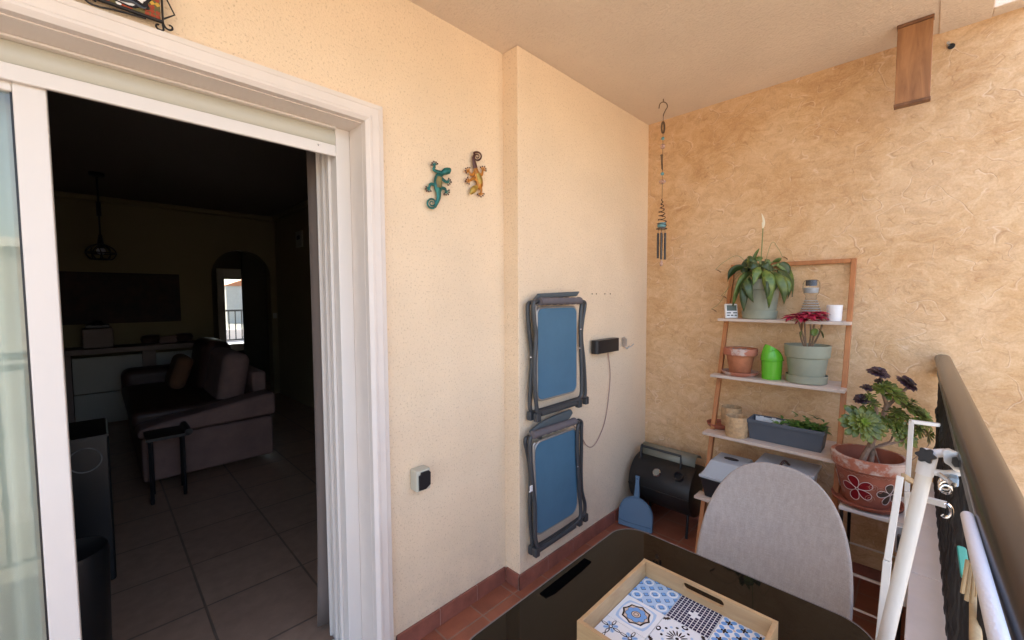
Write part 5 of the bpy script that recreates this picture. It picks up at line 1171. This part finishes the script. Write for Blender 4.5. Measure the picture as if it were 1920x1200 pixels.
m.tube([cc_+Vector((0, .009*cos(a), .011*sin(a)))+Vector((.004*a, 0, 0)) for a in [2*pi*k/16 for k in range(40)]], .0025, 8); m.tube([cc_+Vector((-.04, -.01, .03)), cc_+Vector((.04, .02, .03))], .005, 8)
m.tube([cc_+Vector((-.06, .0, -.02))+Vector((.0, .008*cos(a), .014*sin(a))) for a in [pi*.4+2*pi*k/20 for k in range(14)]], .0035, 8); m.build('clamp_screw', 'chrome', t)
m = MB(); P_ = [CP+(fw+rt*((x-960)/FPX)-up*((y-600)/FPX))*.875 for x, y in ((1767, 846), (1778, 843), (1796, 851), (1803, 866), (1806, 886), (1792, 886), (1780, 874), (1770, 868))]; m.prism(P_, (.018, 0, 0)); m.build('clamp_plate', 'cup', t, bevel=.003)
m = MB(); P_ = [CP+(fw+rt*((x-960)/FPX)-up*((y-600)/FPX))*.872 for x, y in ((1785, 858), (1794, 857), (1799, 866), (1799, 876), (1790, 876), (1784, 868))]; m.prism(P_, (.002, 0, 0)); m.build('clamp_slot', 'bar_grey', t)
m = MB(); m.box(kn+Vector((-.035, -.046, -.044)), kn+Vector((.0, -.032, -.026))); m.build('clamp_pad', 'bluelabel', t, bevel=.003)
# ================================================================== WHITE AIRER
t = thing('clothes_airer', 'white square tube folding clothes airer leaning between table and railing', 'clothes airer', (1.7, .08, 0))
def bar(p, q_, w_, d_, name='bar', up_=(1, 0, 0)):
    p = Vector(p); q_ = Vector(q_); T_ = (q_-p).normalized(); A_ = Vector(up_); A_ = (A_-T_*A_.dot(T_)).normalized(); B_ = T_.cross(A_)
    mm = MB(); o = [A_*sx*w_/2+B_*sy*d_/2 for sx, sy in ((-1, -1), (1, -1), (1, 1), (-1, 1))]
    mm.add([p+k for k in o]+[q_+k for k in o], [(3, 2, 1, 0), (4, 5, 6, 7), (0, 1, 5, 4), (1, 2, 6, 5), (2, 3, 7, 6), (3, 0, 4, 7)]); return mm.build(name, 'whitetube', t, bevel=.002)
pt_ = lambda px_, py_, d_: CP + (fw + rt*((px_-960)/FPX) - up*((py_-600)/FPX))*d_
bar(pt_(1709, 789, 1.62), pt_(1700, 930, 1.64), .016, .016); bar(pt_(1700, 930, 1.64), pt_(1706, 1120, 1.62), .016, .016)
bar(pt_(1706, 790, 1.62), pt_(1770, 798, 1.60), .014, .014)
bar(pt_(1697, 926, 1.30), pt_(1795, 952, 1.20), .018, .014, 'hook_bar', (0, 0, 1))
bar(pt_(1703, 930, 1.31), pt_(1698, 1135, 1.33), .024, .016, 'upright')
bar(pt_(1688, 893, 1.10), pt_(1664, 1050, 1.08), .021, .015, 'upright'); bar(pt_(1664, 1050, 1.08), pt_(1640, 1300, 1.06), .026, .017, 'upright')
for (a, b, c_), (d1, e1_, f1) in (((1694, 893, 1.12), (1722, 910, 1.55)), ((1670, 1080, 1.10), (1708, 1108, 1.5))):
    mm = bar(pt_(a, b, c_), pt_(d1, e1_, f1), .016, .010, 'link'); mm.data.materials[0] = M['pegwood']
mm = MB(); p = pt_(1692, 1010, 1.5); mm.box(p-Vector((.02, .02, .05)), p+Vector((.02, .02, .05))); mm.build('lock_plate', 'alu', t, bevel=.004)
mm = MB(); p = pt_(1690, 1020, 1.46); mm.box(p-Vector((.012, .012, .03)), p+Vector((.012, .012, .03))); mm.build('lock_button', 'black', t, bevel=.006)
# near white tube
t = thing('clothes_line_pole', 'white textured pole lying along the inside of the handrail', 'pole', (1.0, -.045, 1.05))
A_ = pt_(1814, 968, .56); B_ = pt_(1897, 1290, .29); m = MB(); m.tube([A_+(A_-B_).normalized()*.004, A_, B_], [.0045, .0068, .0068], 20); m.build('pole', 'whitefoam', t)
# peg basket
t = thing('peg_basket', 'teal peg basket with wooden pegs hanging under the white pole', 'peg basket', pt_(1812, 1060, .74))
m = MB(); m.prism([pt_(x, y, .66) for x, y in ((1793, 1020), (1812, 1026), (1816, 1050), (1812, 1082), (1801, 1078))], (.03, -.002, -.02)); m.build('basket', 'teal', t, bevel=.003)
for k, (x0_, y0_, x1_, y1_) in enumerate([(1814, 1050, 1804, 1112), (1820, 1056, 1812, 1126), (1826, 1060, 1822, 1130), (1832, 1075, 1830, 1140)]):
    q = MB(); q.tube([pt_(x0_, y0_, .625+.004*k), pt_(x1_, y1_, .625+.004*k)], .0025, 6); q.build('peg', 'pegwood', t)
m = MB(); m.tube([pt_(1826, 1120, .64), pt_(1830, 1200, .60), pt_(1834, 1280, .57)], [.005, .007, .007], 12); m.build('wooden_handle', 'pegwood', t)
